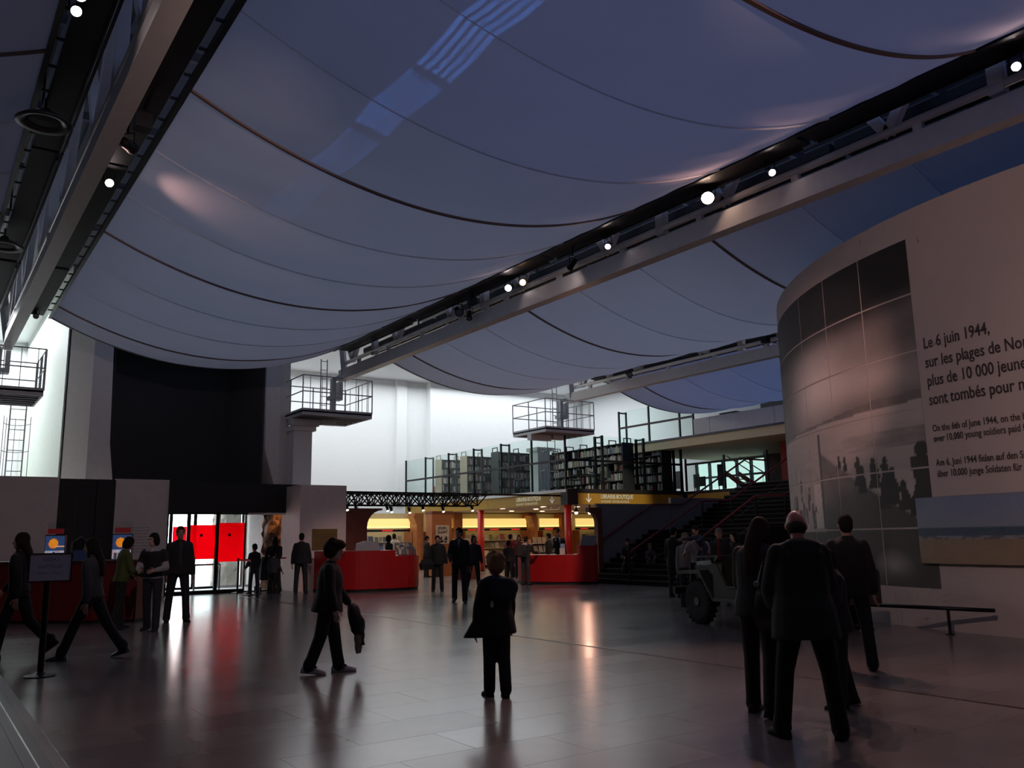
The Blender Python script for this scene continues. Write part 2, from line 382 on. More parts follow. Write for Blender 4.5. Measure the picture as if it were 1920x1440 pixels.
# white partition left of the shop, between entrance notch and shop
# --- glass doors
dr = sroot('door_1', (8, 26.4, 0))
def frame(m, x0, x1, y, z0, z1, w=.05, d=.06):
    m.box(x0, x0+w, y-d/2, y+d/2, z0, z1); m.box(x1-w, x1, y-d/2, y+d/2, z0, z1); m.box(x0+w, x1-w, y-d/2, y+d/2, z0, z0+w*1.6); m.box(x0+w, x1-w, y-d/2, y+d/2, z1-w, z1); return m
leafs = [(6.10, 6.72), (6.72, 7.55), (7.55, 8.42)]
for i, (x0, x1) in enumerate(leafs):
    f = frame(MB(), x0, x1, 26.42, .02, 2.36).build('leaf_frame', BLACKM, dr)
    MB().box(x0+.05, x1-.05, 26.415, 26.425, .1, 2.31).build('pane', GLASS, f)
    if i:
        MB().box(x0+.05, x1-.05, 26.428, 26.431, 1.0 if i == 1 else .91, 2.0 if i == 1 else 2.06).build('red_film', FILM, f)
        MB().box(x0+.33, x0+.41, 26.40, 26.413, 1.66, 1.74).build('door_badge', BLACK, f)
MB().box(6.08, 9.96, 26.36, 26.48, 0, .03).build('threshold', BLACKM, dr)
MB().box(8.42, 9.95, 26.3, 26.5, 2.30, 2.36).build('track', CHROME, dr)
d2 = sroot('door_2', (8, 28.9, 0))
for i, (x0, x1) in enumerate(((6.05, 6.8), (6.8, 7.55), (7.55, 8.3), (8.3, 9.1), (9.1, 9.95))):
    f = frame(MB(), x0, x1, 28.9, .02, 2.6).build('leaf_frame', BLACKM if i < 3 else CHROME, d2)
    MB().box(x0+.05, x1-.05, 28.895, 28.905, .1, 2.55).build('pane', GLASS, f)
    if i in (1,): MB().box(x0+.06, x1-.06, 28.88, 28.885, 1.05, 2.0).build('red_film', FILM, f)
    if i in (1, 3, 4): MB().box(x0+.3, x0+.4, 28.85, 28.88, 1.62, 1.74).build('door_badge', BLACK, f)
MB().box(6.05, 9.95, 28.85, 28.95, 2.6, 2.75).build('head_frame', BLACKM, d2)
# rough stone pillars seen through the doors
def rock(name, x0, x1, y0, y1, z1, mat, label, seed):
    random.seed(seed); m = MB(); rs = []
    for k in range(15):
        z = z1*k/14; ring = []
        for i in range(20):
            a = 2*math.pi*i/20; c, s_ = math.cos(a), math.sin(a); q = max(abs(c), abs(s_))
            ring.append(((x0+x1)/2+(x1-x0)/2*c/q*.9+random.uniform(-.09, .09), (y0+y1)/2+(y1-y0)/2*s_/q*.9+random.uniform(-.09, .09), z+(random.uniform(-.04, .04) if 0 < k < 14 else 0)))
        rs.append(ring)
    return tag(m.rings(rs).build(name, mat), label, 'stone pillar')
rock('stone_pillar', 9.26, 9.95, 26.85, 27.6, 2.74, M('brown_rock', (0.20, 0.12, 0.08), .8, noise=.5, scale=5, bump=.6, bscale=9), 'rough brown rock pillar lit orange at its top inside the entrance', 5)
rock('stone_pillar', 8.75, 10.2, 30.3, 31.5, 3.6, M('pale_rock', (0.40, 0.33, 0.30), .85, noise=.4, scale=4, bump=.6, bscale=7), 'pale rough rock mass outside behind the red door film', 6)
l = bpy.data.lights.new('pillar_uplight', 'SPOT'); l.energy = 30; l.color = (1, .42, .14); l.spot_size = R(60); l.shadow_soft_size = .03
o = bpy.data.objects.new('pillar_downlight', l); COL.objects.link(o); o.location = (9.6, 26.7, 2.7); o.rotation_euler = (R(18), 0, 0)
# --- mezzanine, gallery
mz = sroot('floor_mezzanine', (27, 30, 2.77))
DKS = M('mezzanine_edge_black', (0.014, 0.014, 0.015), .5)
MB().box(21.36, 33.5, 26.86, 40.55, 2.80, 3.33).build('slab', M('shop_ceiling_white', (0.62, 0.52, 0.46), .7), mz)
MB().box(27.8, 33.5, 22.0, 26.86, 2.80, 3.33).build('slab', DKS, mz)
MB().box(26.22, 33.5, 17.4, 22.0, 2.80, 3.33).build('slab', DKS, mz)
MB().box(21.28, 33.5, 26.8, 40.55, 3.33, 3.335).build('deck_cover', M('library_carpet', (0.08, 0.08, 0.09), .9), mz)
MB().box(21.20, 21.36, 26.8, 40.5, 3.22, 3.34).build('edge_ledge', M('pale_ledge', (0.62, 0.66, 0.66), .5), mz)
MB().box(21.55, 27.8, 26.74, 26.86, 3.20, 3.36).build('edge_band', DKS, mz)
yy = 27.18
while yy < 40.4:
    MB().box(21.27, 21.36, yy+.005, min(yy+2.68, 40.5), 2.76, 3.22).build('fascia_panel', OCHRE, mz); yy += 2.69
for x0, x1 in ((21.75, 24.05), (24.07, 26.3), (26.32, 27.55)): MB().box(x0, x1, 26.78, 26.86, 2.74, 3.20).build('fascia_panel', OCHRE, mz)
for y0, y1 in ((22.05, 24.3), (24.32, 26.5)): MB().box(27.72, 27.8, y0, y1, 2.78, 3.20).build('fascia_panel', OCHRE, mz)
MB().box(21.22, 21.75, 26.72, 27.17, 2.72, 3.34).build('corner_casing', BLACK, mz)
# fascia lettering
WL = M('white_lettering', (0.85, 0.83, 0.72), .5, emit=.12)  # faint glow put into the letters; no lamp behind them
me = text_geo('LIBRAIRIE-BOUTIQUE', .235, .80, 'LEFT', .006); me2 = text_geo('BOOKSHOP - BÜCHER-BOUTIQUE', .125, .80, 'LEFT', .0015)
link('lettering', map_mesh(me.copy(), lambda c: Vector((22.98-27+c.x, 26.772-30, 2.985-2.77+c.y))), WL, mz)
link('lettering', map_mesh(me2.copy(), lambda c: Vector((22.99-27+c.x, 26.772-30, 2.82-2.77+c.y))), WL, mz)
wid = max(v.co.x for v in me.vertices)
link('lettering', map_mesh(me, lambda c: Vector((21.262-27, 28.55+(wid-c.x)-30, 2.985-2.77+c.y))), WL, mz)
link('lettering', map_mesh(me2, lambda c: Vector((21.262-27, 28.55+(wid-c.x)-30, 2.82-2.77+c.y))), WL, mz)
def arrow(poly_fn, name='arrow_sign'):
    m = MB()
    for p0, p1 in (((0, .19), (0, -.15)), ((-.13, -.01), (0, -.17)), ((.13, -.01), (0, -.17))): m.bar(poly_fn(*p0), poly_fn(*p1), .035, .035)
    m.build(name, WL, mz)
arrow(lambda a, z: (22.33+a, 26.77, 2.99+z)); arrow(lambda a, z: (21.262, 27.78+a, 2.99+z))
# red round columns and black corner post
for i, (x, y) in enumerate(((21.42, 26.98), (21.42, 33.4))):
    t = thing('red_column', ('round red column under the black corner of the mezzanine', 'slim red column standing in the middle of the shop')[i], 'column', (x, y, 0))
    MB().lathe([(.15, 0), (.15, 2.74)], (x, y, 0)).build('shaft', M('red_column_paint', (0.5, 0.02, 0.012), .35), t, True)
    MB().lathe([(.17, 0), (.17, .06)], (x, y, 0)).build('collar', BLACK, t)
# gallery above
ga = sroot('floor_gallery', (30, 24, 5.2))
GW = M('gallery_white', (0.62, 0.63, 0.66), .6)
MB().box(27.0, 33.5, 14.6, 30.2, 5.2, 5.56).build('slab', CREAM, ga)
for y0, y1 in ((14.6, 17.6), (17.62, 21.0), (21.02, 24.3), (24.32, 25.2)): MB().box(26.95, 27.08, y0, y1, 5.64, 6.3).build('parapet_panel', GW, ga)
MB().box(26.94, 33.5, 14.6, 30.2, 5.56, 5.64).build('edge_band', M('gallery_edge_dark', (0.05, 0.06, 0.09), .5), ga)
MB().box(27.0, 33.5, 14.6, 14.75, 5.64, 9.9).build('end_wall', DK, ga)
def railing(name, label, pts, z0, ztop, zrail, post=.07, double=(), glassm=GGLASS, mat=BLACKM):
    t = thing(name, label, 'balustrade', (pts[0][0], pts[0][1], z0))
    for i, p in enumerate(pts):
        po = MB().box(p[0]-post/2, p[0]+post/2, p[1]-post/2, p[1]+post/2, z0, ztop).build('post', mat, t)
        if i in double:
            d = Vector((pts[min(i+1, len(pts)-1)][0]-pts[max(i-1, 0)][0], pts[min(i+1, len(pts)-1)][1]-pts[max(i-1, 0)][1], 0)).normalized(); n = Vector((-d.y, d.x, 0))
            if n.x+n.y < 0: n = -n
            q = Vector((p[0], p[1], 0))+n*.45
            MB().box(q.x-post/2, q.x+post/2, q.y-post/2, q.y+post/2, z0, ztop).build('brace_post', mat, t)
            MB().bar((p[0], p[1], ztop-.06), (q.x, q.y, ztop-.06), .06).build('brace_bar', mat, t)
    for a, b in zip(pts, pts[1:]):
        d = Vector((b[0]-a[0], b[1]-a[1], 0)).normalized()*(post/2+.005)
        A = (a[0]+d.x, a[1]+d.y); B = (b[0]-d.x, b[1]-d.y)
        MB().bar((A[0], A[1], zrail), (B[0], B[1], zrail), .06, .09).build('rail', mat, t)
        MB().bar((A[0], A[1], (z0+.06+zrail-.06)/2), (B[0], B[1], (z0+.06+zrail-.06)/2), .012, zrail-z0-.12).build('glass_pane', glassm, t)
        MB().bar((A[0], A[1], (zrail+.06+ztop-.03)/2), (B[0], B[1], (zrail+.06+ztop-.03)/2), .012, ztop-zrail-.09).build('glass_pane', glassm, t)
    return t
railing('glass_balustrade', 'long glass balustrade with black posts along the library facing the entrance', [(21.30, y) for y in (26.9, 29.18, 31.49, 33.77, 36.07, 38.38, 40.5)], 3.34, 5.61, 4.52, double=(2, 3, 4, 5))
MB().bar((21.36, 26.83, 4.52), (23.15, 26.83, 4.52), .06, .09).build('corner_rail', BLACKM, mz); MB().bar((21.4, 26.83, 4.0), (23.15, 26.83, 4.0), .012, .9).build('corner_glass', GGLASS, mz); MB().bar((21.4, 26.83, 5.05), (23.15, 26.83, 5.05), .012, .95).build('corner_glass', GGLASS, mz)
railing('glass_balustrade', 'shorter glass balustrade with black posts above the second ochre sign', [(x, 26.83) for x in (23.2, 25.53, 27.76)], 3.34, 5.58, 4.52, post=.09, double=(0, 1, 2))
railing('glass_balustrade', 'glass balustrade of the top gallery with steel posts', [(27.05, y) for y in (30.0, 28.0, 26.1, 25.3)], 5.64, 7.25, 6.45, double=(0,))
railing('glass_balustrade', 'glass balustrade beside the head of the stairs', [(27.8, y) for y in (26.6, 24.4, 22.2)], 3.34, 4.75, 4.5)
# red wall panel and stair beyond, on the upper floor
tag(MB().box(29.2, 29.35, 18.0, 22.6, 3.335, 5.18).build('red_partition', M('red_partition_paint', (0.30, 0.012, 0.014), .5)), 'tall dark red partition on the upper floor beside the curved wall', 'partition')
t = thing('red_stair', 'small red-sided staircase with pale rails on the upper floor by the windows', 'staircase', (31, 26.2, 3.335))
for x in (31.4, 32.3): MB().prism([(26.3, 3.336), (27.5, 4.2), (27.5, 4.42), (26.1, 3.55), (26.1, 3.336)], x, x+.05, 'x').build('stringer', M('red_partition_paint', (0.3, .01, .01)), t)
for k in range(5): MB().box(31.45, 32.3, 26.25+k*.25, 26.5+k*.25, 3.48+k*.17, 3.51+k*.17).build('tread', STEELW, t)
for x in (31.42, 32.33): MB().tube([(x, 26.1, 3.4), (x, 26.1, 4.3), (x, 27.4, 5.1)], .03).build('handrail', STEELW, t)
for i, (x, y, w, h) in enumerate(((30.6, 29.9, .5, 1.2), (30.9, 28.9, .35, 1.0), (30.2, 28.0, .6, .8), (30.8, 27.3, .3, 1.35), (29.6, 29.3, .4, .65))):
    t = thing('exhibit_stand', ('tallest dark display panel', 'narrow dark display panel', 'low wide dark display panel', 'slim dark display panel nearest the red stair', 'lowest dark display panel')[i]+' on the upper floor before the windows', 'display', (x, y, 3.336))
    MB().box(x-.03, x+.03, y-w/2, y+w/2, 3.336+.35*(h > .7), 3.336+h).build('board', M('display_dark', (.03, .03, .035), .5), t)
    for s_ in (-w/2+.03, w/2-.03): MB().box(x-.015, x+.015, y+s_-.015, y+s_+.015, 3.336, 3.336+.35).build('leg', BLACKM, t)
# --- staircase up to the mezzanine
st = thing('staircase', 'wide dark staircase with red handrails rising to the library floor', 'staircase', (18, 19.75, 0))
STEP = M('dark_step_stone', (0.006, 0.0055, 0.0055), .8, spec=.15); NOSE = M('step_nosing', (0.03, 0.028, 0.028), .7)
for k in range(11):
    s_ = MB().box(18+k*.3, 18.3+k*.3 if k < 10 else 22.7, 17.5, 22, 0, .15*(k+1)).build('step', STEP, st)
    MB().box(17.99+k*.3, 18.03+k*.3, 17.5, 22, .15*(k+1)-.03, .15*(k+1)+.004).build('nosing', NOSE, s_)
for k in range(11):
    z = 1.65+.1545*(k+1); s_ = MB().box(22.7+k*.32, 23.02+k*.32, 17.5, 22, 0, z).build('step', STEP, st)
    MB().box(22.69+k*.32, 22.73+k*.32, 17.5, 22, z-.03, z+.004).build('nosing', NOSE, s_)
def hrail(path): MB().tube(path, .035).build('handrail', DRED, st)
hrail([(17.95, 21.9, .95), (18.85, 21.9, 1.38), (21.15, 21.9, 2.52), (22.6, 21.9, 2.55), (26.2, 21.9, 4.3), (27.5, 21.9, 4.3)])
hrail([(18.0, 19.75, .3), (18.0, 19.75, .95), (21.3, 19.75, 2.55), (22.7, 19.75, 2.6), (26.2, 19.75, 4.3), (26.9, 19.75, 4.3)])
hrail([(18.0, 17.55, .3), (18.0, 17.55, .95), (21.3, 17.55, 2.6), (22.7, 17.55, 2.65), (26.2, 17.55, 4.3), (28.2, 17.55, 4.3)])
for x, z in ((18.0, 0.15), (21.3, 1.65), (22.75, 1.8), (26.1, 3.33)):
    for y in (19.75, 17.55): MB().box(x-.025, x+.025, y-.025, y+.025, z, z+.95 if x < 20 or x > 26 else z+.92).build('rail_post', BLACKM, st)
for y in (17.52, 19.72):
    MB().prism([(18.05, .3), (21.3, 1.85), (22.7, 1.9), (26.2, 3.6), (26.2, 4.2), (22.7, 2.5), (21.3, 2.45), (18.05, .9)], y, y+.012, 'y').build('glass_side', GLASS, st)
# grey panels behind the stairs (under the sign)
sp = sroot('wall_stair_side', (20.7, 22.1, 0))
GP = M('stair_panel_grey', (0.20, 0.19, 0.20), .7)
for x0, x1 in ((18.72, 20.75), (20.77, 22.15), (22.17, 24.5), (24.52, 27.7)): MB().box(x0, x1, 22.02, 22.14, 0, 2.54 if x1 < 23 else 2.78).build('panel', GP, sp)
# =================================================================== ROOF: trusses, ducts, sails
BX = (1.72, 11.51, 21.27)
BN = ('at the left edge', 'crossing the middle of the hall', 'farthest to the right')
CABLE = M('cable_black', (0.01, 0.01, 0.011), .6)
for bi, xb in enumerate(BX):
    t = thing('roof_truss', 'long grey-white steel roof truss with diagonal struts '+BN[bi], 'truss', (xb, 11, 6.78))
    MB().box(xb-.10, xb+.10, -5.5, 26.6, 6.78, 7.13).build('box_beam', BEAMP, t)
    MB().box(xb-.13, xb+.13, -5.5, 26.6, 6.765, 6.80).build('bottom_flange', BEAMP, t)
    MB().tube([(xb-.02, -5.5, 7.32), (xb-.02, 26.3, 7.32)], .065, 10).build('pipe_rail', BEAMP, t, True)
    y = -4.6
    while y < 26.2: MB().box(xb-.05, xb+.03, y, y+.14, 7.13, 7.27).build('stub', BEAMP, t); y += 2.12
    MB().tube([(xb, -5.5, 9.05), (xb, 26.6, 9.05)], .09, 8).build('top_chord', M('truss_grey', (0.22, 0.22, 0.24), .5), t, True)
    y = -3.0; k = 0
    while y < 26:
        MB().bar((xb, y, 7.3), (xb, y+1.1, 9.0), .13, .16).build('strut', BEAMP, t)
        MB().bar((xb, y, 7.3), (xb, y-1.1, 9.0), .13, .16).build('strut', BEAMP, t)
        if k % 2: MB().box(xb-.08, xb+.08, y-1.7, y-1.5, 7.2, 9.0).build('strut', BEAMP, t)
        y += 3.18; k += 1
    MB().bar((xb, 26.3, 6.9), (xb-.35, 26.0, 8.9), .16).build('strut', STEELW, t)
    for side in (-1, 1):
        d = thing('black_duct', 'flat black lighting duct %s of the truss %s' % ('left' if side < 0 else 'right', BN[bi]), 'duct', (xb+side*.48, 11, 7.62))
        for y0, y1 in ((-5.3, 1.0), (1.1, 7.6), (7.7, 14.3), (14.4, 20.6), (20.8, 25.4)):
            MB().box(xb+side*.25, xb+side*.70, y0, y1, 7.55, 7.70).build('tray', BLACK, d)
            MB().tube([(xb+side*.33, y0+.1, 7.49), (xb+side*.33, y1-.1, 7.49)], .022, 6).build('conduit', BLACKM, d)
        for y in (-2, 4, 10, 16, 22): MB().box(xb+side*.45, xb+side*.49, y, y+.04, 7.7, 9.95).build('hanger', BLACKM, d)
        e = MB().box(xb+side*.80, xb+side*.87, -5.3, 25.3, 7.46, 7.56)
        y = -5
        while y < 25: e.box(xb+side*.70, xb+side*.80, y, y+.035, 7.5, 7.53); y += .72
        tag(e.build('sail_edge_rail', BLACKM), 'black sail edge rail %s of the truss %s' % ('left' if side < 0 else 'right', BN[bi]), 'rail')
# electrical boxes and a round hanging dish on the left truss
for (x, y, z, s) in ((2.2, 12.2, 7.35, .22), (11.1, 17.6, 7.35, .18), (21.0, 16.5, 7.3, .2)):
    t = thing('junction_box', 'small black junction box hung under the duct near y%d' % y if False else {2.2: 'black junction box hanging beside the left truss', 11.1: 'black junction box hanging under the middle duct', 21.0: 'black junction box under the right-hand truss'}[x], 'box', (x, y, z-s/2))
    MB().box(x-s/2, x+s/2, y-s/2, y+s/2, z-s/2, z+s/2).build('case', BLACK, t); MB().box(x-.02, x+.02, y-.02, y+.02, z+s/2, 7.56).build('hanger', BLACKM, t)
for i, (x, y, lb) in enumerate(((1.02, 12.63, 'round black speaker dish hanging high at the left edge'), (1.0, 18.6, 'far round black speaker dish by the left truss end'))):
    t = thing('speaker_dish', lb, 'speaker', (x, y, 7.15))
    MB().lathe([(.06, .2), (.10, .12), (.30, .05), (.36, .0), (.35, -.02), (.24, .0), (.20, .04), (.05, .05)], (x, y, 7.2), 28).build('dish', M('speaker_grey_rim', (0.05, .05, .055), .3, .4), t, True)
    MB().lathe([(.19, .035), (.19, .02), (.05, .01)], (x, y, 7.2), 20).build('cone', BLACK, t)
    MB().box(x-.02, x+.02, y-.02, y+.02, 7.38, 7.56).build('stem', BLACKM, t)
# cross purlins above
for k in range(9):
    tag(MB().bar((-9, -2+k*3.18, 9.55), (33.4, -2+k*3.18, 9.55), .09, .16).build('roof_purlin', M('truss_grey', (0.2, .2, .2))), ('nearest', 'second', 'third', 'fourth', 'fifth', 'sixth', 'seventh', 'eighth', 'farthest')[k]+' grey steel roof purlin above the sails counted from the viewer', 'purlin', 'roof purlins above the sails')
# --- sails
SEAM = [-4.0, -1.6, .55, 2.7, 4.8, 6.93, 9.05, 11.17, 13.3, 15.4, 17.52, 19.65, 21.8, 23.9, 25.25]
DARKS = {1, 4, 7, 10, 13}
def sail(name, label, xl, xr, sag=.95, ze=7.50):
    t = thing(name, label, 'sail', ((xl+xr)/2, 11, ze-sag))
    w = xr-xl
    def z(u, y, seam=False):
        return ze - sag*(1-(2*u-1)**2)
    NX = 40
    for i in range(len(SEAM)-1):
        y0, y1 = SEAM[i], SEAM[i+1]; m = MB(); NY = 8
        for j in range(NY+1):
            for k in range(NX+1):
                u = k/NX; v = j/NY; y = y0+(y1-y0)*v
                m.v.append((xl+w*u, y, z(u, y)-.10*(4*v*(1-v))**.75*(1-(2*u-1)**4)-.012*math.sin(23*u+7*y)*math.sin(math.pi*v)))
        for j in range(NY):
            for k in range(NX): a = j*(NX+1)+k; m.f.append((a, a+NX+1, a+NX+2, a+1))
        m.build('fabric_panel', SAIL, t, True)
    for i, y in enumerate(SEAM):
        if i in DARKS or i == len(SEAM)-1:
            dk_ = i in DARKS or i == len(SEAM)-1; hw_ = .026 if dk_ else .010; m = MB(); rs = []
            for k in range(NX+1):
                u = k/NX; zz = z(u, y)
                rs.append([(xl+w*u, y-hw_, zz-.034), (xl+w*u, y+hw_, zz-.034), (xl+w*u, y+hw_, zz+.006), (xl+w*u, y-hw_, zz+.006)])
            m.rings(rs).build('seam_strap', STRAP if i in DARKS else (M('hem_grey', (.35, .34, .34)) if dk_ else PALESEAM), t)
        else:
            m = MB()
            for k in range(NX+1):
                u = k/NX; zz = z(u, y); m.v += [(xl+w*u, y, zz+.004), (xl+w*u, y-.006, zz-.03)]
            for k in range(NX): m.f.append((2*k, 2*k+1, 2*k+3, 2*k+2))
            m.build('seam_fold', SAIL, t)
    return t
sail('ceiling_sail', 'sagging pale fabric ceiling sail left of the left truss', -7.2, .86)
sail('ceiling_sail', 'largest sagging fabric ceiling sail between the left and middle trusses', 2.58, 10.65)
sail('ceiling_sail', 'bluish fabric ceiling sail between the middle and right trusses', 12.37, 20.41)
sail('ceiling_sail', 'blue fabric ceiling sail over the gallery on the far right', 22.15, 30.2)
# narrow glazed slot with louvres that throws the blue streak on the big sail
t = thing('louvred_rooflight', 'narrow slatted rooflight frame above the big sail', 'rooflight', (4.48, 10, 7.45))
for x in (4.24, 4.72): MB().box(x-.012, x+.012, 5.8, 13.6, 7.44, 7.50).build('side_rail', BLACKM, t)
for y0, y1, pw in ((5.8, 7.9, .95), (8.05, 9.55, .62), (9.75, 11.3, .32), (11.5, 13.4, .14)):
    MB().box(4.252, 4.708, y1+.02, y1+.06, 7.44, 7.49).build('cross_bar', BLACKM, t)
    for k in range(5): area('rooflight_slot', (4.29+k*.095, (y0+y1)/2, 7.43), .055, y1-y0, pw/5, (0.10, 0.30, 1.0), spread=4)
# --- platforms at the truss ends
def platform(xb, label, lad, plabel, llabel):
    t = thing('maintenance_platform', label, 'platform', (xb-.3, 27.1, 5.45)); x0, x1, y0, y1 = xb-1.52, xb+.92, 26.1, 28.3
    MB().box(x0, x1, y0, y1, 5.58, 5.63).build('deck_grating', GREYST, t)
    for a, b, c, d in ((x0, x1, y0, y0+.05), (x0, x1, y1-.05, y1), (x0, x0+.05, y0+.05, y1-.05), (x1-.05, x1, y0+.05, y1-.05)): MB().box(a, b, c, d, 5.48, 5.70).build('edge_channel', STEELW, t)
    for k in range(5): MB().box(x0+.05, x1-.05, y0+.3+k*.4, y0+.36+k*.4, 5.49, 5.58).build('joist', GREYST, t)
    P = [(x0, y0), ((x0+x1)/2-.1, y0), (x1, y0), (x1, (y0+y1)/2), (x1, y1), ((x0+x1)/2, y1), (x0, y1), (x0, (y0+y1)/2)]
    for i, p in enumerate(P): MB().tube([(p[0], p[1], 5.63), (p[0], p[1], 6.78)], .022, 6).build('post', STEELW, t)
    for z in (6.78, 6.25):
        for a, b in (((x0, y0), (x1, y0)), ((x1, y0), (x1, y1)), ((x1, y1), (x0, y1)), ((x0, y1), (x0, y0))): MB().tube([(*a, z), (*b, z)], .02, 6).build('guard_rail', STEELW, t)
    for k in range(6):
        for y in (y0,): xx = x0+.25+k*.4; MB().tube([(xx, y, 5.63), (xx, y, 6.78)], .011, 5).build('baluster', STEELW, t)
    for k in range(4): yy = y0+.3+k*.5; MB().tube([(x1, yy, 5.63), (x1, yy, 6.78)], .011, 5).build('baluster', STEELW, t)
    MB().box(x0-.05, x0+.95, 27.0, 27.25, 5.25, 5.48).build('bracket', STEELW, t); MB().box(x0+1.0, x0+1.5, 26.9, 27.1, 5.3, 5.48).build('bracket', STEELW, t)
    g = thing('lifting_post', 'white steel bearing post with bracket '+plabel, 'post', (xb-.15, 26.9, 5.63))
    MB().box(xb-.22, xb-.08, 26.8, 27.0, 5.63, 6.9).build('post_shaft', STEELW, g)
    MB().box(xb-.32, xb+.12, 26.7, 27.05, 6.15, 6.28).build('saddle', STEELW, g); MB().box(xb+.0, xb+.12, 26.7, 27.0, 6.28, 6.78).build('saddle', STEELW, g)
    MB().bar((xb-.15, 26.9, 6.85), (xb, 26.3, 6.95), .1).build('head', STEELW, g)
    px_, py_, pz_ = (xb-1.05, 27.55, 0) if xb < 20 else (21.95, 29.5, 3.336)
    p = thing('support_pillar', 'white support pillar standing '+plabel, 'pillar', (px_, py_, pz_))
    MB().box(px_-.31, px_+.33, py_-.3, py_+.3, pz_, 5.1).build('shaft', WHITE, p); MB().box(px_-.41, px_+.43, py_-.4, py_+.4, 5.1, 5.25).build('cap', WHITE, p)
    for (lx, z0, z1, lb, cage) in ((xb+lad, .0 if xb < 20 else 3.336, 5.5, llabel+' below the platform', True), (xb-.55, 5.63, 7.5, llabel+' above the platform', False)):
        l = thing('ladder', lb, 'ladder', (lx, 27.6 if cage else 26.9, z0)); ly = 28.42 if cage else 26.75
        for s in (-.2, .2): MB().tube([(lx+s*(1 if cage else .55), ly, z0), (lx+s*(1 if cage else .55), ly, z1)], .02, 6).build('stile', STEELW, l)
        z = z0+.3
        while z < z1-.05: MB().tube([(lx-.2*(1 if cage else .55), ly, z), (lx+.2*(1 if cage else .55), ly, z)], .012, 5).build('rung', STEELW, l); z += .3
        if cage:
            for z in (2.6, 3.4, 4.2, 5.0): MB().tube([(lx+.34*math.cos(a), ly+.02+.6*math.sin(a), z) for a in [R(q) for q in range(0, 181, 20)]], .012, 5).build('cage_hoop', STEELW, l)
            for a in (0, 45, 90, 135, 180): MB().tube([(lx+.34*math.cos(R(a)), ly+.02+.6*math.sin(R(a)), 2.6), (lx+.34*math.cos(R(a)), ly+.02+.6*math.sin(R(a)), 5.2)], .01, 5).build('cage_bar', STEELW, l)
platform(BX[0], 'white railed maintenance platform cut by the left edge of the view', .55, 'under the left truss end', 'white ladder by the left truss end')
platform(BX[1], 'white railed maintenance platform at the end of the middle truss', -.85, 'under the middle truss end', 'white ladder by the middle truss end')
platform(BX[2], 'white railed maintenance platform above the library balustrade', .5, 'under the right truss end', 'white ladder by the right truss end')
# --- spotlights on the trusses
LENSW = M('lamp_lens_white', (1, .9, .85), .3, emit=30, ecol=(1, .80, .78)); LENSR = M('lamp_lens_red', (1, .7, .5), .3, emit=40, ecol=(1, .66, .5)); LENSD = M('lamp_lens_off', (.25, .25, .28), .15)
LENSO = M('lamp_lens_dim', (1, .7, .4), .3, emit=5, ecol=(1, .55, .25))
def spot(loc, aim, lens, label, power=0, col=(1, .62, .58), size=55, r=.085, ztop=7.55):
    loc = Vector(loc); d = (Vector(aim)-loc).normalized(); q = d.to_track_quat('Z', 'Y').to_matrix()
    t = thing('spotlight', label, 'spotlight', loc)
    MB().lathe([(r*.5, -.26), (r*.85, -.22), (r*.9, -.05), (r*1.05, 0), (r*1.05, .03), (r*.93, .03), (r*.93, .012)], loc, 16, q).build('can', BLACKM, t, False)
    MB().lathe([(r*.92, .012), (r*.9, .018), (r*.2, .028)], loc, 16, q).build('lens', lens, t, True)
    side = d.cross(Vector((0, 0, 1))).normalized(); c = loc-d*.12
    MB().tube([c+side*r*1.15, c+side*r*1.2+Vector((0, 0, .17)), c-side*r*1.2+Vector((0, 0, .17)), c-side*r*1.15], .012, 6).build('yoke', BLACKM, t)
    MB().tube([c+Vector((0, 0, .16)), (c.x, c.y, max(ztop, c.z+.25))], .018, 6).build('clamp', BLACKM, t)
    if power:
        l = bpy.data.lights.new('spot_beam', 'SPOT'); l.energy = power; l.color = col; l.spot_size = R(size); l.spot_blend = .6; l.shadow_soft_size = .06
        o = bpy.data.objects.new('spot_beam', l); COL.objects.link(o); o.location = d*.06; o.rotation_euler = d.to_track_quat('-Z', 'Y').to_euler(); o.parent = t
CAMV = (0, 0, 1.45)
spot((11.15, 9.79, 7.36), (4, 3, 0), LENSR, 'brightest spotlight on the middle truss glowing red-white', 650, (1, .52, .44), 75, .12)
spot((11.15, 8.39, 7.31), (5, 1, .5), LENSW, 'small lit spotlight just right of the brightest one', 400, (1, .6, .55), 70, .06)
spot((11.15, 12.49, 7.26), (4, 6, 1), LENSW, 'lit spotlight left of the brightest one on the middle truss', 200, (1, .62, .6), 60, .06)
spot((11.15, 16.07, 7.30), (3, 7, 1), LENSW, 'pair spotlight with purple glow hanging mid truss', 160, (1, .62, .6), 60, .085)
spot((11.15, 15.48, 7.28), (6, 9, 4), LENSO, 'dim pair spotlight next to the purple glowing one', 0, r=.08)
spot((11.2, 18.4, 7.25), (8, 9, 1), LENSD, 'unlit black spotlight farther along the middle truss', 0, r=.11)
spot((11.2, 17.9, 6.98), (9, 15, 1), LENSD, 'lowest unlit spotlight hanging beneath the middle truss', 0, r=.07)
spot((11.15, 4.54, 7.30), (1, 0, 1), LENSW, 'lit spotlight at the right edge of the view', 200, (1, .62, .6), 60, .06)
spot((2.2, 14.71, 7.36), (1.5, 3, 1), LENSW, 'lit spotlight beside the left truss', 90, (1, .6, .55), 60, .07)
spot((2.2, 12.9, 7.25), (6.5, 17.5, 7.6), LENSD, 'dark spotlight by the left truss pointing up at the sail', 0, r=.09)
spot((1.0, 9.71, 7.26), (.6, 2, 1), LENSW, 'lower lit spotlight at the top left corner', 60, (1, .6, .55), 60, .06)
spot((1.0, 9.44, 7.30), (.8, 2, 1), LENSW, 'upper lit spotlight at the top left corner', 0, r=.07)
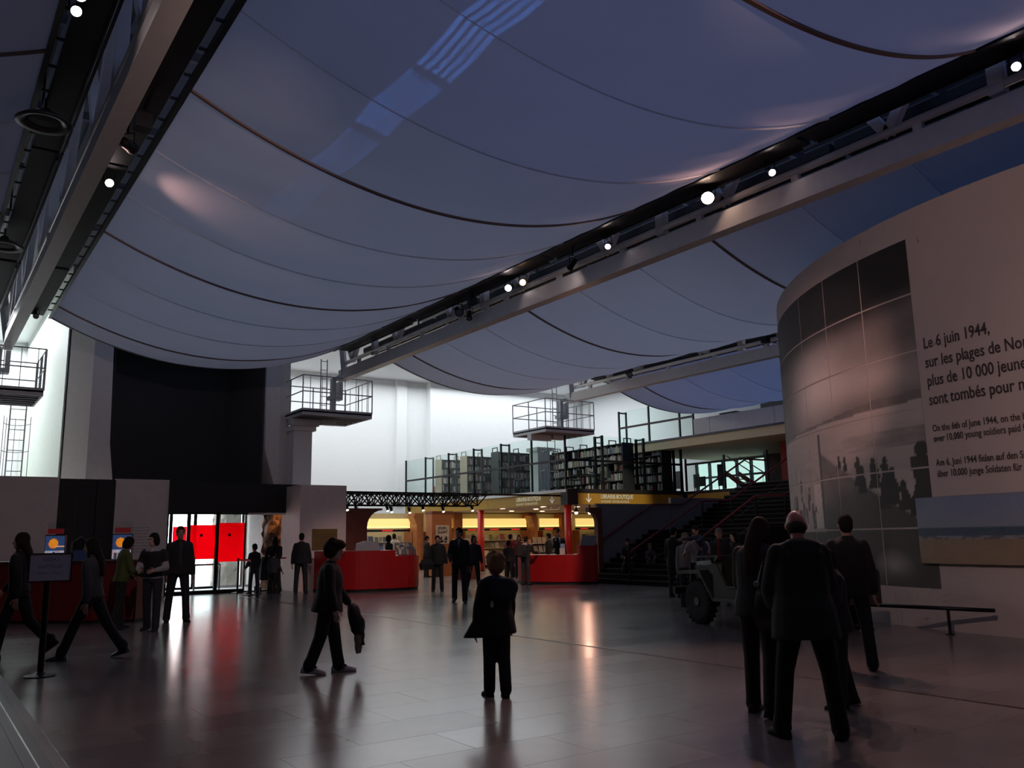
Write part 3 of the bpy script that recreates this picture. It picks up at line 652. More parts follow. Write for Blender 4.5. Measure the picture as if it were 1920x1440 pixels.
spot((2.2, 24.9, 7.40), (2.4, 21, 5), LENSD, 'black unlit spotlight at the end of the left duct', 0, r=.07)
spot((20.9, 22.5, 7.2), (16, 10, 3), LENSD, 'black unlit floodlight near the end of the right truss', 0, r=.1)
spot((1.95, 2.2, 6.3), (12.6, 6.2, 3.4), LENSW, 'added wall-washing spotlight out of view on the left truss aimed at the curved wall', 620, (1, .68, .60), 50, .1, 6.78)  # out-of-view lamp added to lighten the text wall
spot((1.95, .6, 6.3), (12.6, 1.5, 3.0), LENSW, 'second added wall-washing spotlight out of view on the left truss near the viewer', 420, (1, .68, .60), 50, .1, 6.78)  # another unseen lamp added to even out the curved wall
spot((1.75, 4.0, 6.3), (4.5, 26, 1.9), LENSW, 'added out-of-view spotlight under the left truss aimed at the entrance wall', 600, (1, .72, .66), 48, .1, 6.78)  # lamp added out of view to lift the dark entrance wall
spot((11.95, 14.7, 7.1), (16.6, 22.4, .35), LENSO, 'dim spotlight on the middle truss aimed at the red cash counter', 1500, (1, .60, .45), 15, .07)
spot((21.75, 16.8, 7.1), (23.8, 26.8, 2.95), LENSW, 'spotlight on the right truss aimed at the second ochre sign', 2600, (1, .82, .62), 22, .08)
spot((11.05, 13.6, 7.1), (11.3, 23.0, .5), LENSW, 'spotlight on the middle truss aimed at the long red counter', 800, (1, .70, .62), 28, .07)
spot((1.95, 3.2, 6.3), (14.3, 10.5, 3.9), LENSW, 'added out-of-view narrow spotlight under the left truss aimed at the photograph', 2200, (1, .52, .46), 20, .08, 6.78)  # extra unseen lamp added to brighten the middle of the mural
# wash on the sail seen left as a pink pool: an uplight by the left truss
l = bpy.data.lights.new('sail_uplight', 'SPOT'); l.energy = 26; l.color = (1, .55, .5); l.spot_size = R(75); l.spot_blend = 1; l.shadow_soft_size = .05
o = bpy.data.objects.new('sail_uplight', l); COL.objects.link(o); o.location = (2.35, 14.2, 6.75); o.rotation_euler = (Vector((3.5, 14.0, 7.15))-Vector((2.35, 14.2, 6.75))).to_track_quat('-Z', 'Y').to_euler()
# two grazing spots on the middle beam
# =================================================================== CURVED EXHIBITION WALL
CX, CY, CR, WZ = 21.71, 4.84, 9.3227, 6.5
ew = thing('exhibition_wall', 'tall curved cream exhibition wall with war photograph and printed text', 'wall', (CX-CR, CY, 0))
def cp(deg, z, r=CR): return (CX+r*math.cos(R(deg)), CY+r*math.sin(R(deg)), z)
m = MB(); A = [70+i*2.5 for i in range(65)]
ri = [cp(a, 0) for a in A]; m.v = []
for r, z in ((CR, 0), (CR, WZ), (CR-.3, WZ), (CR-.3, 0)): m.v += [cp(a, z, r) for a in A]
n = len(A)
for s in range(4):
    for i in range(n-1): a = s*n+i; b = ((s+1) % 4)*n+i; m.f.append((a, a+1, b+1, b))
m.f.append((0, n, 2*n, 3*n)); m.f.append((n-1, 4*n-1, 3*n-1, 2*n-1))
CW = M('exhibition_wall_paint', (0.50, 0.43, 0.40), .75, noise=.06, scale=2)
o = m.build('wall_shell', CW, ew)
# mural: 6 rows x 7 columns of photo panels (printed picture held per vertex)
DEG = 7.1; ROWH = .912; COLS = 7; ROWS = 6; A0 = 166.1-COLS*DEG; Z0 = .585
def hsh(x, y): n_ = math.sin(x*127.1+y*311.7)*43758.5453; return n_-math.floor(n_)
def vn(x, y):
    xi, yi = math.floor(x), math.floor(y); fx, fy = x-xi, y-yi; fx = fx*fx*(3-2*fx); fy = fy*fy*(3-2*fy)
    return (hsh(xi, yi)*(1-fx)+hsh(xi+1, yi)*fx)*(1-fy)+(hsh(xi, yi+1)*(1-fx)+hsh(xi+1, yi+1)*fx)*fy
def fbm(x, y): return .5*vn(x, y)+.25*vn(2*x+5, 2*y)+.125*vn(4*x, 4*y+9)+.125*vn(8*x, 8*y)
def sstep(a, b, x): t_ = max(0, min(1, (x-a)/(b-a))); return t_*t_*(3-2*t_)
# generic landing scene: dark sky, smoke, pale sea, hull edge, wading figures
FIG = [(5.05, 2.32, .06), (5.22, 2.25, .07), (5.58, 2.12, .125), (5.66, 1.95, .12), (5.95, 2.05, .13), (6.18, 2.02, .14), (6.32, 1.80, .15), (6.12, 1.70, .14), (6.52, 1.62, .13), (6.9, 1.95, .30)]
FAR = [(2.7+.075*k+.06*hsh(k, 2), 1.15+.75*hsh(k, 5), .05+.04*hsh(k, 7)) for k in range(20)]
def picture(u, v):        # u: columns from the left (0..7), v: rows from the bottom (0..6)
    cloud = fbm(u*.8+3, v*.9+1)
    g = .18+.75*math.exp(-((u-4.45)/1.0)**2-((v-3.95)/.75)**2)+.22*math.exp(-((u-6)/1.6)**2-((v-3.7)/.35)**2)+.22*(cloud-.45)
    g = max(.05, g)
    g *= 1-.9*sstep(4.45, 5.15, v+.5*(cloud-.5)-.10*(u-5))
    hor = 3.06+.03*(u-4)
    if v < hor: g = .50+.12*(fbm(u*1.3, v*9)-.5)-.10*(2.9-v)*(v > 2)
    if hor < v < hor+.05+.13*sstep(4.2, 6.4, u): g = .16+.10*fbm(u*6, v*5)
    if 2.42 < v < 2.72: g = min(g, .34+.24*(fbm(u*2, v*14)-.4)+.08*(6-u))
    if v < 2.3 and u < 4.5: g = .42+.2*(fbm(u*9, v*4)-.5)
    for fx, fy, s_ in FAR:
        if abs(u-fx) < s_*.7 and abs(v-fy) < s_*2.6 and fbm(u*16, v*8) > .36: g = .10
    if 4.05 < u < 4.42 and 1.0 < v < 1.95 and fbm(u*8, v*5) > .36: g = .62
    hull = 2.56-.60*(u-4.45)
    if u > 4.45 and v < hull: g = .09+.20*fbm(u*2.0, v*2.2)*sstep(.6, 2.2, v)*sstep(-.3, .5, 5.8-u)
    if u > 4.45 and hull-.035 < v < hull+.02: g = .34
    if 4.38 < u < 4.47 and 1.0 < v < 2.95: g = .10
    for fx, fy, s_ in FIG:
        dx, dy = (u-fx)/s_, (v-fy)/(s_*1.25)
        if dx*dx+(dy-.95)**2 < .17 or (abs(dx+.15*math.sin(3*dy)) < .62-.14*dy and -2.0 < dy < .7): g = .045
    if v < 1.0:
        g = .055+.05*fbm(u*2, v*2)
        d_ = math.hypot((u-6.2)/.42, (v-.32)/.36)
        if d_ < 1 and v > .06: g = .09+.30*(1-d_)*sstep(.05, .45, v)
    g = max(.02, g)
    return (g*1.0, g*.90, g*.82, 1)
PRM = vcol('mural_print', .65)
for c in range(COLS):
    for r_ in range(ROWS):
        a0, a1 = A0+c*DEG+.09, A0+(c+1)*DEG-.09; z0, z1 = Z0+r_*ROWH+.014, Z0+(r_+1)*ROWH-.014
        NU, NV = 34, 28; m = MB(); cols = []
        for j in range(NV+1):
            for i in range(NU+1):
                fu, fv = i/NU, j/NV; m.v.append(cp(a0+(a1-a0)*fu, z0+(z1-z0)*fv, CR+.004)); cols.append(picture(c+fu, r_+fv))
        for j in range(NV):
            for i in range(NU): k = j*(NU+1)+i; m.f.append((k, k+1, k+NU+2, k+NU+1))
        # rim so the panel has thickness
        per = [i for i in range(NU+1)]+[(j+1)*(NU+1)-1 for j in range(1, NV+1)]+[NV*(NU+1)+i for i in range(NU-1, -1, -1)]+[j*(NU+1) for j in range(NV-1, 0, -1)]
        nb = len(m.v); off = []
        for k in per:
            x, y, z = m.v[k]; d = Vector((x-CX, y-CY, 0)).normalized()*.0035; m.v.append((x-d.x, y-d.y, z)); cols.append(cols[k])
        for q in range(len(per)): q2 = (q+1) % len(per); m.f.append((per[q], nb+q, nb+q2, per[q2]))
        me = bpy.data.meshes.new('mural_panel'); L_ = ew.location
        me.from_pydata([(x-L_[0], y-L_[1], z-L_[2]) for x, y, z in m.v], [], m.f)
        at = me.color_attributes.new('print', 'FLOAT_COLOR', 'POINT'); at.data.foreach_set('color', [q for cc in cols for q in cc])
        link('mural_panel', me, PRM, ew)
# lettering wrapped on the wall
INK = M('dark_lettering', (0.045, 0.035, 0.035), .6)
def walltext(txt, deg0, z, size, sx, bold=0):
    me = text_geo(txt, size, sx, 'LEFT', bold, .002)
    def f(c):
        p = cp(deg0+math.degrees(c.x/CR), z+c.y, CR+.006+c.z); return Vector((p[0]-ew.location[0], p[1]-ew.location[1], p[2]))
    link('lettering', map_mesh(me, f), INK, ew)
for txt, z in (('Le 6 juin 1944,', 4.22), ('sur les plages de Normandie', 3.92), ('plus de 10 000 jeunes', 3.63), ('sont tombés pour nous', 3.34)): walltext(txt, 166.85, z, .25, .75, .003)
for txt, z in (('On the 6th of June 1944, on the beaches', 2.93), ('over 10,000 young soldiers paid for', 2.775), ('Am 6. Juni 1944 fielen auf den Stränden', 2.41), ('über 10.000 junge Soldaten für', 2.245)): walltext(txt, 166.9, z, .147, .725, .0012)
# beach photograph panel standing proud of the wall
bp_ = thing('beach_picture', 'wide panel photograph of an empty beach, sea and grey-blue sky', 'picture', (*cp(170, 0, CR+.05)[:2], .96))
m = MB(); cols = []; NU, NV = 60, 40
for j in range(NV+1):
    for i in range(NU+1):
        fu, fv = i/NU, j/NV; m.v.append(cp(164.4+13.0*fu, .97+.975*fv, CR+.07))
        n1 = fbm(fu*20, fv*60); n2 = fbm(fu*6, fv*8)
        if fv > .53: s_ = (fv-.53)/.47; c = (.20+.06*(1-s_)+.04*n2, .25+.05*(1-s_)+.04*n2, .38+.03*n2)
        elif fv > .40: c = (.045+.05*n1, .09+.05*n1, .14+.04*n1)
        elif fv > .35: c = (.30, .30, .32) if n1 > .45 else (.16, .15, .16)
        else: c = (.26+.10*n2+.04*n1, .185+.07*n2+.03*n1, .13+.05*n2)
        cols.append((*[q*.9 for q in c], 1))
for j in range(NV):
    for i in range(NU): k = j*(NU+1)+i; m.f.append((k, k+1, k+NU+2, k+NU+1))
me = m.mesh('print', bp_.location); at = me.color_attributes.new('print', 'FLOAT_COLOR', 'POINT'); at.data.foreach_set('color', [q for cc in cols for q in cc])
link('print_sheet', me, vcol('beach_print', .5), bp_)
m = MB(); rs = []
for i in range(31):
    a = 164.4+13.0*i/30; rs.append([cp(a, .965, CR+.01), cp(a, .965, CR+.065), cp(a, 1.95, CR+.065), cp(a, 1.95, CR+.01)])
m.rings(rs).build('backing_board', M('picture_edge', (.12, .11, .11)), bp_)
# low lean rail in front of the wall
t = thing('lean_rail', 'low black tubular rail on two posts in front of the curved wall', 'rail', (12.14, 7.35, 0))
P0, P1 = Vector((12.066, 7.924, 0)), Vector((12.216, 6.782, 0)); D = (P1-P0).normalized()
MB().tube([P0-D*.05+Vector((0, 0, .36)), P1+D*.62+Vector((0, 0, .36))], .028, 10).build('top_bar', BLACKM, t, True)
for p in (P0, P1):
    MB().tube([p, p+Vector((0, 0, .35))], .022, 8).build('post', BLACKM, t); MB().lathe([(.06, 0), (.06, .012)], p, 12).build('foot_plate', BLACKM, t)
# =================================================================== ENTRANCE FURNITURE
t = thing('brass_plaque', 'square brass plaque on the stone block beside the entrance', 'plaque', (10.37, 24.98, 1.21))
MB().box(9.97, 10.77, 24.965, 25, 1.21, 1.83).build('plate', M('aged_brass', (0.22, 0.15, 0.05), .45, .7, noise=.5, scale=4), t)
m = MB(); random.seed(9)
for k in range(7):
    x = 10.06
    while x < 10.62: w = random.uniform(.03, .09); m.box(x, x+w, 24.958, 24.965, 1.66-k*.055, 1.68-k*.055); x += w+.02
o = m.build('engraved_line', M('engraved_brass', (.10, .07, .03), .6), t); o['kind'] = 'stuff'
def belt_post(x, y, label):
    t = thing('barrier_post', label, 'barrier post', (x, y, 0))
    MB().lathe([(.17, 0), (.17, .015), (.05, .035), (.03, .05), (.03, .92), (.042, .93), (.042, 1.0), (.03, 1.01)], (0, 0, 0), 18).build('stand', BLACKM, t, False, world=False)
    return t
belt_post(8.06, 25.9, 'black belt barrier post nearer the glass door'); belt_post(8.02, 24.55, 'black belt barrier post farther from the glass door')
tag(MB().bar((8.06, 25.9, .96), (8.02, 24.55, .96), .008, .05).build('barrier_belt', M('red_belt', (.5, .01, .015), .6)), 'red belt stretched between the two barrier posts', 'belt')
tag(MB().bar((8.06, 25.9, .96), (9.9, 26.1, .98), .008, .045).build('barrier_belt', M('red_belt', (.5, .01, .015), .6)), 'red belt running from the barrier post to the stone block', 'belt')
t = thing('turnstile_gate', 'low steel tube gate just behind the glass doors', 'gate', (7.5, 27.2, 0))
for x in (7.15, 7.9): MB().tube([(x, 27.2, 0), (x, 27.2, .82)], .03, 8).build('post', CHROME, t)
MB().tube([(7.15, 27.2, .82), (7.9, 27.2, .82)], .03, 8).build('bar', CHROME, t)
t = thing('litter_bin', 'pale square bin outside the red film door', 'bin', (6.95, 30.5, 0))
MB().box(6.7, 7.2, 30.2, 30.8, 0.002, .85).build('body', PALE, t); MB().box(6.68, 7.22, 30.18, 30.82, .85, .9).build('lid', CHROME, t)
# sign stand
t = thing('sign_stand', 'framed notice board on a black pole with round base', 'sign', (1.35, 11.42, 0))
MB().lathe([(.17, 0), (.17, .012), (.06, .03), (.035, .05), (.035, 1.06)], (1.35, 11.42, 0), 24).build('pole', BLACKM, t)
ang = R(-9)
def sgn(u, d, z): return (1.37+u*math.cos(ang)-d*math.sin(ang), 11.40+u*math.sin(ang)+d*math.cos(ang), z)
m = MB()
for u0, u1, z0, z1 in ((-.225, .225, 1.045, 1.06), (-.225, .225, 1.36, 1.375), (-.225, -.21, 1.06, 1.36), (.21, .225, 1.06, 1.36)):
    m.rings([[sgn(u0, -.015, z0), sgn(u1, -.015, z0), sgn(u1, .015, z0), sgn(u0, .015, z0)], [sgn(u0, -.015, z1), sgn(u1, -.015, z1), sgn(u1, .015, z1), sgn(u0, .015, z1)]])
m.build('frame', M('sign_frame_dark', (.02, .008, .008), .3), t)
MB().rings([[sgn(-.21, -.004, 1.06), sgn(.21, -.004, 1.06), sgn(.21, .004, 1.06), sgn(-.21, .004, 1.06)], [sgn(-.21, -.004, 1.36), sgn(.21, -.004, 1.36), sgn(.21, .004, 1.36), sgn(-.21, .004, 1.36)]]).build('board', M('lilac_acrylic', (.80, .76, .84), .25), t)
for txt, z, s in (('CAISSES', 1.285, .055), ('BILLETTERIE', 1.205, .05), ('TICKETS - KASSEN', 1.135, .035)):
    me = text_geo(txt, s, .95, 'CENTER', 0, .0005); L_ = t.location
    link('lettering', map_mesh(me, lambda c: Vector(sgn(-c.x, -.005, z+c.y))-L_), M('faint_print', (.27, .24, .29), .5), t)
# reception desk at the left
t = thing('reception_desk', 'dark red reception desk at the left behind the walking girls', 'desk', (2.3, 18.9, 0))
poly = [(.6, 20.5), (2.95, 18.2), (3.65, 17.9), (4.0, 18.4), (3.4, 18.9), (1.1, 21.1)]
MB().prism(poly, .06, 1.12).build('front_panel', M('dark_red_lacquer', (.13, .008, .01), .35), t)
MB().prism([(x+.04*(1 if x > 2 else -1), y-.05) for x, y in poly], 1.12, 1.17).build('counter_top', M('dark_counter', (.05, .02, .02), .3), t)
MB().prism([(x, y+.06) for x, y in poly], 0, .06).build('plinth', BLACK, t)
def globe_stand(x, y, z, label, seed):
    t = thing('leaflet_display', label, 'display', (x, y, z), R(-20))
    w = .17; m = MB(); cols = []; N_ = 40
    for j in range(N_+1):
        for i in range(N_+1):
            u, v = i/N_, j/N_; m.v.append((-w+2*w*u, -.05, .02+.46*v)); d = math.hypot((u-.42)*.8, (v-.68)*1.0)
            c = (.03, .06, .16)
            if v < .38: c = (.25+.3*vn(u*6, v*8+seed), .24+.3*vn(u*7, v*9), .30+.35*vn(u*6, v*8))
            if d < .2: k = fbm(u*9+seed, v*9); c = (.9, .20+.16*k, .02)
            if abs(v-.55) < .025 and u > .5: c = (.8, .45, .2)
            if .2 < v < .33 and .4 < u < .52: c = (.02, .02, .03)
            cols.append((*c, 1))
    for j in range(N_):
        for i in range(N_): k = j*(N_+1)+i; m.f.append((k, k+1, k+N_+2, k+N_+1))
    me = m.mesh('poster'); at = me.color_attributes.new('print', 'FLOAT_COLOR', 'POINT'); at.data.foreach_set('color', [q for cc in cols for q in cc])
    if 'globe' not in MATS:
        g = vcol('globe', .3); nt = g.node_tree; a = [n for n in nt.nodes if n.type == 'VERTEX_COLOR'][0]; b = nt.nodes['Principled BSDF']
        nt.links.new(a.outputs[0], b.inputs['Emission Color']); b.inputs['Emission Strength'].default_value = .55  # glow put into the printed poster; no lamp in the stand
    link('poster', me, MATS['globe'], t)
    MB().box(-w-.01, w+.01, -.045, .06, 0, .50).build('case', M('display_navy', (.02, .025, .05), .4), t, world=False)
    MB().box(-w+.03, w-.03, -.05, -.03, .52, .62).build('header_card', M('display_red', (.35, .02, .03), .5, emit=.06), t, world=False)  # card given a faint glow of its own as well
    MB().box(-w, w, -.02, .0, .50, .74).build('clear_header', GLASS, t, world=False)
    m = MB()
    for k in range(4): m.box(-.13+k*.07, -.08+k*.07, -.10, -.055, .01, .14)
    o = m.build('leaflet', M('leaflet_paper', (.55, .55, .58), .6), t, world=False); o['kind'] = 'stuff'
globe_stand(2.34, 19.0, 1.17, 'leaflet display with orange globe poster left of the desk', 1); globe_stand(3.42, 18.3, 1.17, 'leaflet display with orange globe poster behind the girl in green', 4)
t = thing('clear_dome', 'clear plastic collecting box with peaked lid on the reception desk', 'box', (2.75, 18.75, 1.17))
MB().box(-.16, .16, -.13, .13, 0, .34).build('case', glass('smoky_acrylic', (.72, .75, .80), refl=.3), t, world=False)
MB().prism([(-.16, .34), (.16, .34), (0, .46)], -.13, .13, 'y').build('lid', glass('smoky_acrylic', (.7, .7, .7)), t, world=False)
MB().box(-.12, .12, -.1, .1, .01, .2).build('slip_pile', M('blue_print', (.06, .12, .3), .5), t, world=False)
t = thing('banner_panel', 'narrow white panel standing at the left edge above the desk', 'banner', (1.42, 19.7, 1.17))
MB().box(1.32, 1.36, 19.5, 19.9, 1.17, 2.2).build('panel', M('banner_white', (.6, .6, .6), .6), t); MB().box(1.31, 1.37, 19.47, 19.5, 1.17, 2.22).build('edge', CHROME, t)
# =================================================================== SHOP
def band(path, th):
    P = [Vector((x, y, 0)) for x, y in path]; out = []; inn = []
    for i, p in enumerate(P):
        d = (P[min(i+1, len(P)-1)]-P[max(i-1, 0)]).normalized(); n = Vector((-d.y, d.x, 0)); out.append(p); inn.append(p+n*th)
    return [(p.x, p.y) for p in out]+[(p.x, p.y) for p in reversed(inn)]
def smooth_path(pts, n=5):
    out = []
    for i in range(len(pts)-1):
        p0, p1, p2, p3 = [Vector(pts[max(0, min(len(pts)-1, i+k))]) for k in (-1, 0, 1, 2)]
        for k in range(n):
            s = k/n; out.append(tuple(.5*((2*p1)+(-p0+p2)*s+(2*p0-5*p1+4*p2-p3)*s*s+(-p0+3*p1-3*p2+p3)*s**3)))
    return out+[tuple(pts[-1])]
def counter(label, pts_hi, pts_lo, hi, lo, loc):
    t = thing('shop_counter', label, 'counter', loc)
    for pts, h in ((pts_hi, hi), (pts_lo, lo)):
        p = smooth_path(pts)
        MB().prism(band(p, .55), .08, h).build('front_panel', RED, t)
        MB().prism(band(p, .58), h, h+.03).build('counter_top', M('red_top', (.33, .012, .014), .3), t)
        MB().prism([(x, y) for x, y in band([(a, b+.04) for a, b in p], .45)], 0, .08).build('plinth', BLACK, t)
    return t
counter('long curved red shop counter beside the stone block', [(9.9, 24.6), (10.1, 23.8), (10.6, 23.25), (11.25, 23.0), (11.75, 22.98)], [(11.75, 22.98), (12.3, 23.05), (12.75, 23.4), (12.95, 24.0), (12.98, 24.6)], 1.14, .97, (11.4, 23.4, 0))
counter('curved red cash counter in front of the stairs', [(17.3, 21.25), (17.6, 21.02), (17.85, 21.05), (17.95, 21.4)], [(16.95, 24.0), (16.5, 23.5), (16.35, 22.9), (16.55, 22.2), (16.95, 21.55), (17.3, 21.25)], 1.16, .88, (17.2, 22, 0))
# wood walls with rounded openings
def arch(x0, x1, y, z1, r, right, name, parent):
    if right: poly = [(x0, 0), (x1, 0), (x1, z1-r)] + [(x1+r-r*math.cos(a), z1-r+r*math.sin(a)-.0) for a in [R(q) for q in range(0, 91, 15)]] + [(x1+r, z1+.06), (x0, z1+.06)]
    else: poly = [(x1, 0), (x0, 0), (x0, z1-r)] + [(x0-r+r*math.cos(a), z1-r+r*math.sin(a)) for a in [R(q) for q in range(0, 91, 15)]] + [(x0-r, z1+.14), (x1, z1+.14)]
    return struct(MB().prism(poly, y, y+.18, 'y').build(name, DWOOD))
arch(11.42, 12.35, 26.2, 2.45, .55, True, 'wall_wood_left', None)
arch(18.50, 18.70, 21.75, 2.26, .35, False, 'wall_wood_right', None)
# back partition with lit valance
bk = sroot('wall_shop_back', (24, 38.2, 0))
MB().box(12.4, 33.4, 38.15, 38.35, 0, 2.75).build('partition', M('shop_wall_cream', (.55, .46, .30), .7), bk)
COVE = M('lit_valance', (1, .80, .40), .6, emit=.85, ecol=(1, .72, .22), noise=.05)
COVEE = M('lit_valance_edge', (1, .9, .5), .6, emit=1.9, ecol=(1, .76, .25))
secs = [(15.5, 20.0), (21.0, 22.4), (23.0, 27.0), (27.9, 29.2), (30.4, 32.4)]
for x0, x1 in secs:
    MB().box(x0, x1, 37.6, 37.66, 2.04, 2.48).build('valance', COVE, bk); MB().box(x0, x1, 37.585, 37.6, 2.045, 2.075).build('valance_light', COVEE, bk)
    s = MB().box(x0, x1, 37.58, 37.70, 1.86, 1.97).build('sign_strip', BLACK, bk)
    x = x0+.3
    while x < x1-.6: MB().box(x, x+.55, 37.57, 37.58, 1.885, 1.945).build('led_text', M('red_led', (.6, .02, .02), .5, emit=.5, ecol=(1, .04, .03)), s); x += 1.35
for x in (12.6, 20.2, 22.45, 27.1, 29.3): 
    MB().box(x, x+.5, 37.5, 38.15, 0, 2.75).build('wood_pilaster', WOOD, bk)
for x in (20.05, 27.05): MB().prism([(x, 0), (x+.18, 0), (x+.18, 2.6), (x-.25, 2.6), (x-.05, 2.2)], 36.9, 37.5, 'y').build('wood_fin', WOOD, bk)
BOOKC = [M('book_cover_%d' % k, c, .5, noise=.25, scale=9) for k, c in enumerate(((.55, .52, .47), (.30, .07, .05), (.08, .11, .2), (.45, .36, .22), (.12, .12, .12), (.62, .60, .58), (.16, .22, .14), (.35, .30, .30)))]
# magazine shelf units along the back wall, each product a thing
random.seed(21)
pm = {}
def product(x, y, z, w, h, tilt, label, group, rz=0, k=None):
    k = random.randrange(8) if k is None else k; key = (round(w, 2), round(h, 2), k)
    if key not in pm:
        me = MB().box(-w/2, w/2, -.012, .012, 0, h).mesh('magazine'); me.materials.append(BOOKC[k]); pm[key] = me
    o = bpy.data.objects.new('magazine', pm[key]); COL.objects.link(o); o.location = (x, y, z); o.rotation_euler = (tilt, 0, rz); tag(o, label, 'magazine', group)
SHS = ('far left shop shelf', 'narrow shop shelf by the pilaster', 'widest shop shelf', 'narrow shop shelf behind the cash counter', 'shop shelf under the right arch')
SHL = ('shop shelf unit at the far left under the lit valance', 'narrow shop shelf unit beside the wooden pilaster', 'widest shop shelf unit behind the middle red column', 'narrow shop shelf unit behind the cash counter', 'shop shelf unit under the right-hand arch')
for si, (x0, x1) in enumerate(secs):
    t = thing('display_shelf', SHL[si], 'shelf', ((x0+x1)/2, 37.8, 0))
    for k, z in enumerate((.15, .55, .95, 1.35)): MB().box(x0+.02, x1-.02, 37.62-.1*(3-k), 38.14, z, z+.03).build('shelf_board', M('shelf_white', (.5, .45, .38), .6), t)
    for x in (x0, x1-.03): MB().box(x, x+.03, 37.35, 38.14, 0, 1.84).build('side_board', WOOD, t)
    for k, z in enumerate((.18, .58, .98, 1.38)):
        x = x0+.2
        while x < x1-.2:
            w = random.choice((.18, .22, .26)); product(x, 37.75-.1*(3-k), z, w, random.choice((.24, .28, .32)), R(-12), 'magazine on the %s board of the %s' % (('lowest', 'second', 'third', 'top')[k], SHS[si]), 'magazines on the %s board of the %s' % (('lowest', 'second', 'third', 'top')[k], SHS[si])); x += w+random.choice((.04, .08, .3))
# poster pillar
t = thing('poster_pillar', 'orange wooden pillar with the D-DAY poster in the shop', 'pillar', (17.9, 31.0, 0))
MB().box(17.45, 18.4, 30.9, 31.4, 0, 2.5).build('core', WOOD, t)
MB().box(17.42, 18.43, 30.86, 31.44, 2.5, 2.6).build('cap', DWOOD, t)
MB().box(17.62, 18.24, 30.87, 30.9, 1.28, 2.03).build('poster', M('poster_paper', (.62, .54, .46), .6), t)
L_ = t.location
for txt, z, s, mt in (('JOUR J', 1.86, .15, M('poster_ink', (.04, .03, .03))), ('D-DAY', 1.70, .15, M('poster_red', (.5, .03, .03)))):
    me = text_geo(txt, s, 1.0, 'CENTER', .004, .001); link('poster_lettering', map_mesh(me, lambda c: Vector((17.93+c.x, 30.865, z+c.y))-L_), mt, t)
m = MB(); random.seed(4)
for k in range(26): x = random.uniform(17.66, 18.1); z = random.uniform(1.3, 1.5); m.box(x, x+random.uniform(.03, .1), 30.863, 30.869, z, z+random.uniform(.03, .1))
o = m.build('poster_picture', M('poster_grey', (.10, .10, .11)), t); o['kind'] = 'stuff'
# display tables and racks on the shop floor
def rack(x, y, label, rz=0, tall=1.4):
    t = thing('display_rack', label, 'rack', (x, y, 0), rz)
    for k in range(4): MB().box(-.6, .6, -.35+.07*k, .3, .15+k*.35, .18+k*.35).build('shelf_board', M('shelf_white', (.5, .45, .38)), t, world=False)
    for s in (-.62, .6): MB().prism([(-.36, 0), (.3, 0), (.3, tall), (.1, tall), (-.1, .7), (-.36, .3)], s, s+.02, 'x').build('side_board', WOOD, t, world=False)
    MB().box(-.6, .6, .28, .3, .1, tall).build('back_board', DWOOD, t, world=False)
    c, s_ = math.cos(rz), math.sin(rz)
    short = label.replace('free-standing ', '')
    for k in range(4):
        for j in range(5):
            lx, ly = -.46+j*.23, -.2+.07*k; product(x+lx*c-ly*s_, y+lx*s_+ly*c, .185+k*.35, .18, .25, R(-14), 'magazine on the %s board of the %s' % (('lowest', 'second', 'third', 'top')[k], short), 'magazines on the %s board of the %s' % (('lowest', 'second', 'third', 'top')[k], short), rz)
rack(19.4, 31.6, 'free-standing magazine rack left of the red coat', R(8)); rack(21.9, 29.2, 'free-standing magazine rack behind the two children', R(-6)); rack(14.6, 33.5, 'low magazine rack behind the long red counter', 0)
t = thing('orange_stand', 'curved orange upright stand in the middle of the shop', 'stand', (17.3, 27.6, 0))
MB().rings([[(17.2, 27.5, 0), (17.45, 27.5, 0), (17.45, 27.9, 0), (17.2, 27.9, 0)], [(17.25, 27.55, .9), (17.42, 27.55, .9), (17.42, 27.85, .9), (17.25, 27.85, .9)], [(17.22, 27.6, 1.35), (17.3, 27.6, 1.35), (17.3, 27.8, 1.35), (17.22, 27.8, 1.35)]]).build('upright', M('orange_plastic', (.6, .16, .05), .35), t)
MB().box(16.6, 17.2, 27.5, 27.9, 0, .95).build('side_shelf', DWOOD, t)
# things on counters
t = thing('computer_monitor', 'grey monitor seen from behind on the long red counter', 'monitor', (11.0, 23.3, 1.17), R(-12))
MB().prism([(-.36, 0), (.36, 0), (.33, .25), (-.1, .28), (-.33, .2)], -.04, .04, 'y').build('housing', M('monitor_grey', (.30, .31, .34), .5), t, world=False); MB().box(-.1, .1, 0, .2, 0, .02).build('foot', M('monitor_grey', (.3, .3, .3)), t, world=False)
t = thing('computer_monitor', 'grey monitor seen from behind on the cash counter', 'monitor', (17.7, 21.3, 1.19), R(-30))
MB().prism([(-.27, 0), (.22, 0), (.27, .3), (-.2, .3)], -.03, .03, 'y').build('housing', M('monitor_grey', (.3, .3, .3)), t, world=False); MB().box(-.1, .1, 0, .2, 0, .02).build('foot', M('monitor_grey', (.3, .3, .3)), t, world=False)
t = thing('flat_screen', 'black screen facing the hall under the right arch', 'screen', (21.5, 24.6, 1.5))
MB().box(21.2, 21.8, 24.6, 24.66, 1.62, 2.02).build('panel', BLACK, t); MB().box(21.45, 21.55, 24.62, 24.7, 0, 1.65).build('stand', CHROME, t)
t = thing('card_rack', 'rack of cards with red backs on the low end of the long counter', 'rack', (12.35, 23.5, 1.0))
for k in range(4): MB().prism([(-.3, .0+.06*k), (.3, .0+.06*k), (.3, .03+.06*k), (-.3, .03+.06*k)], -.16+.08*k, -.09+.08*k, 'y').build('step_board', M('acrylic_red', (.25, .05, .06), .3), t, world=False)
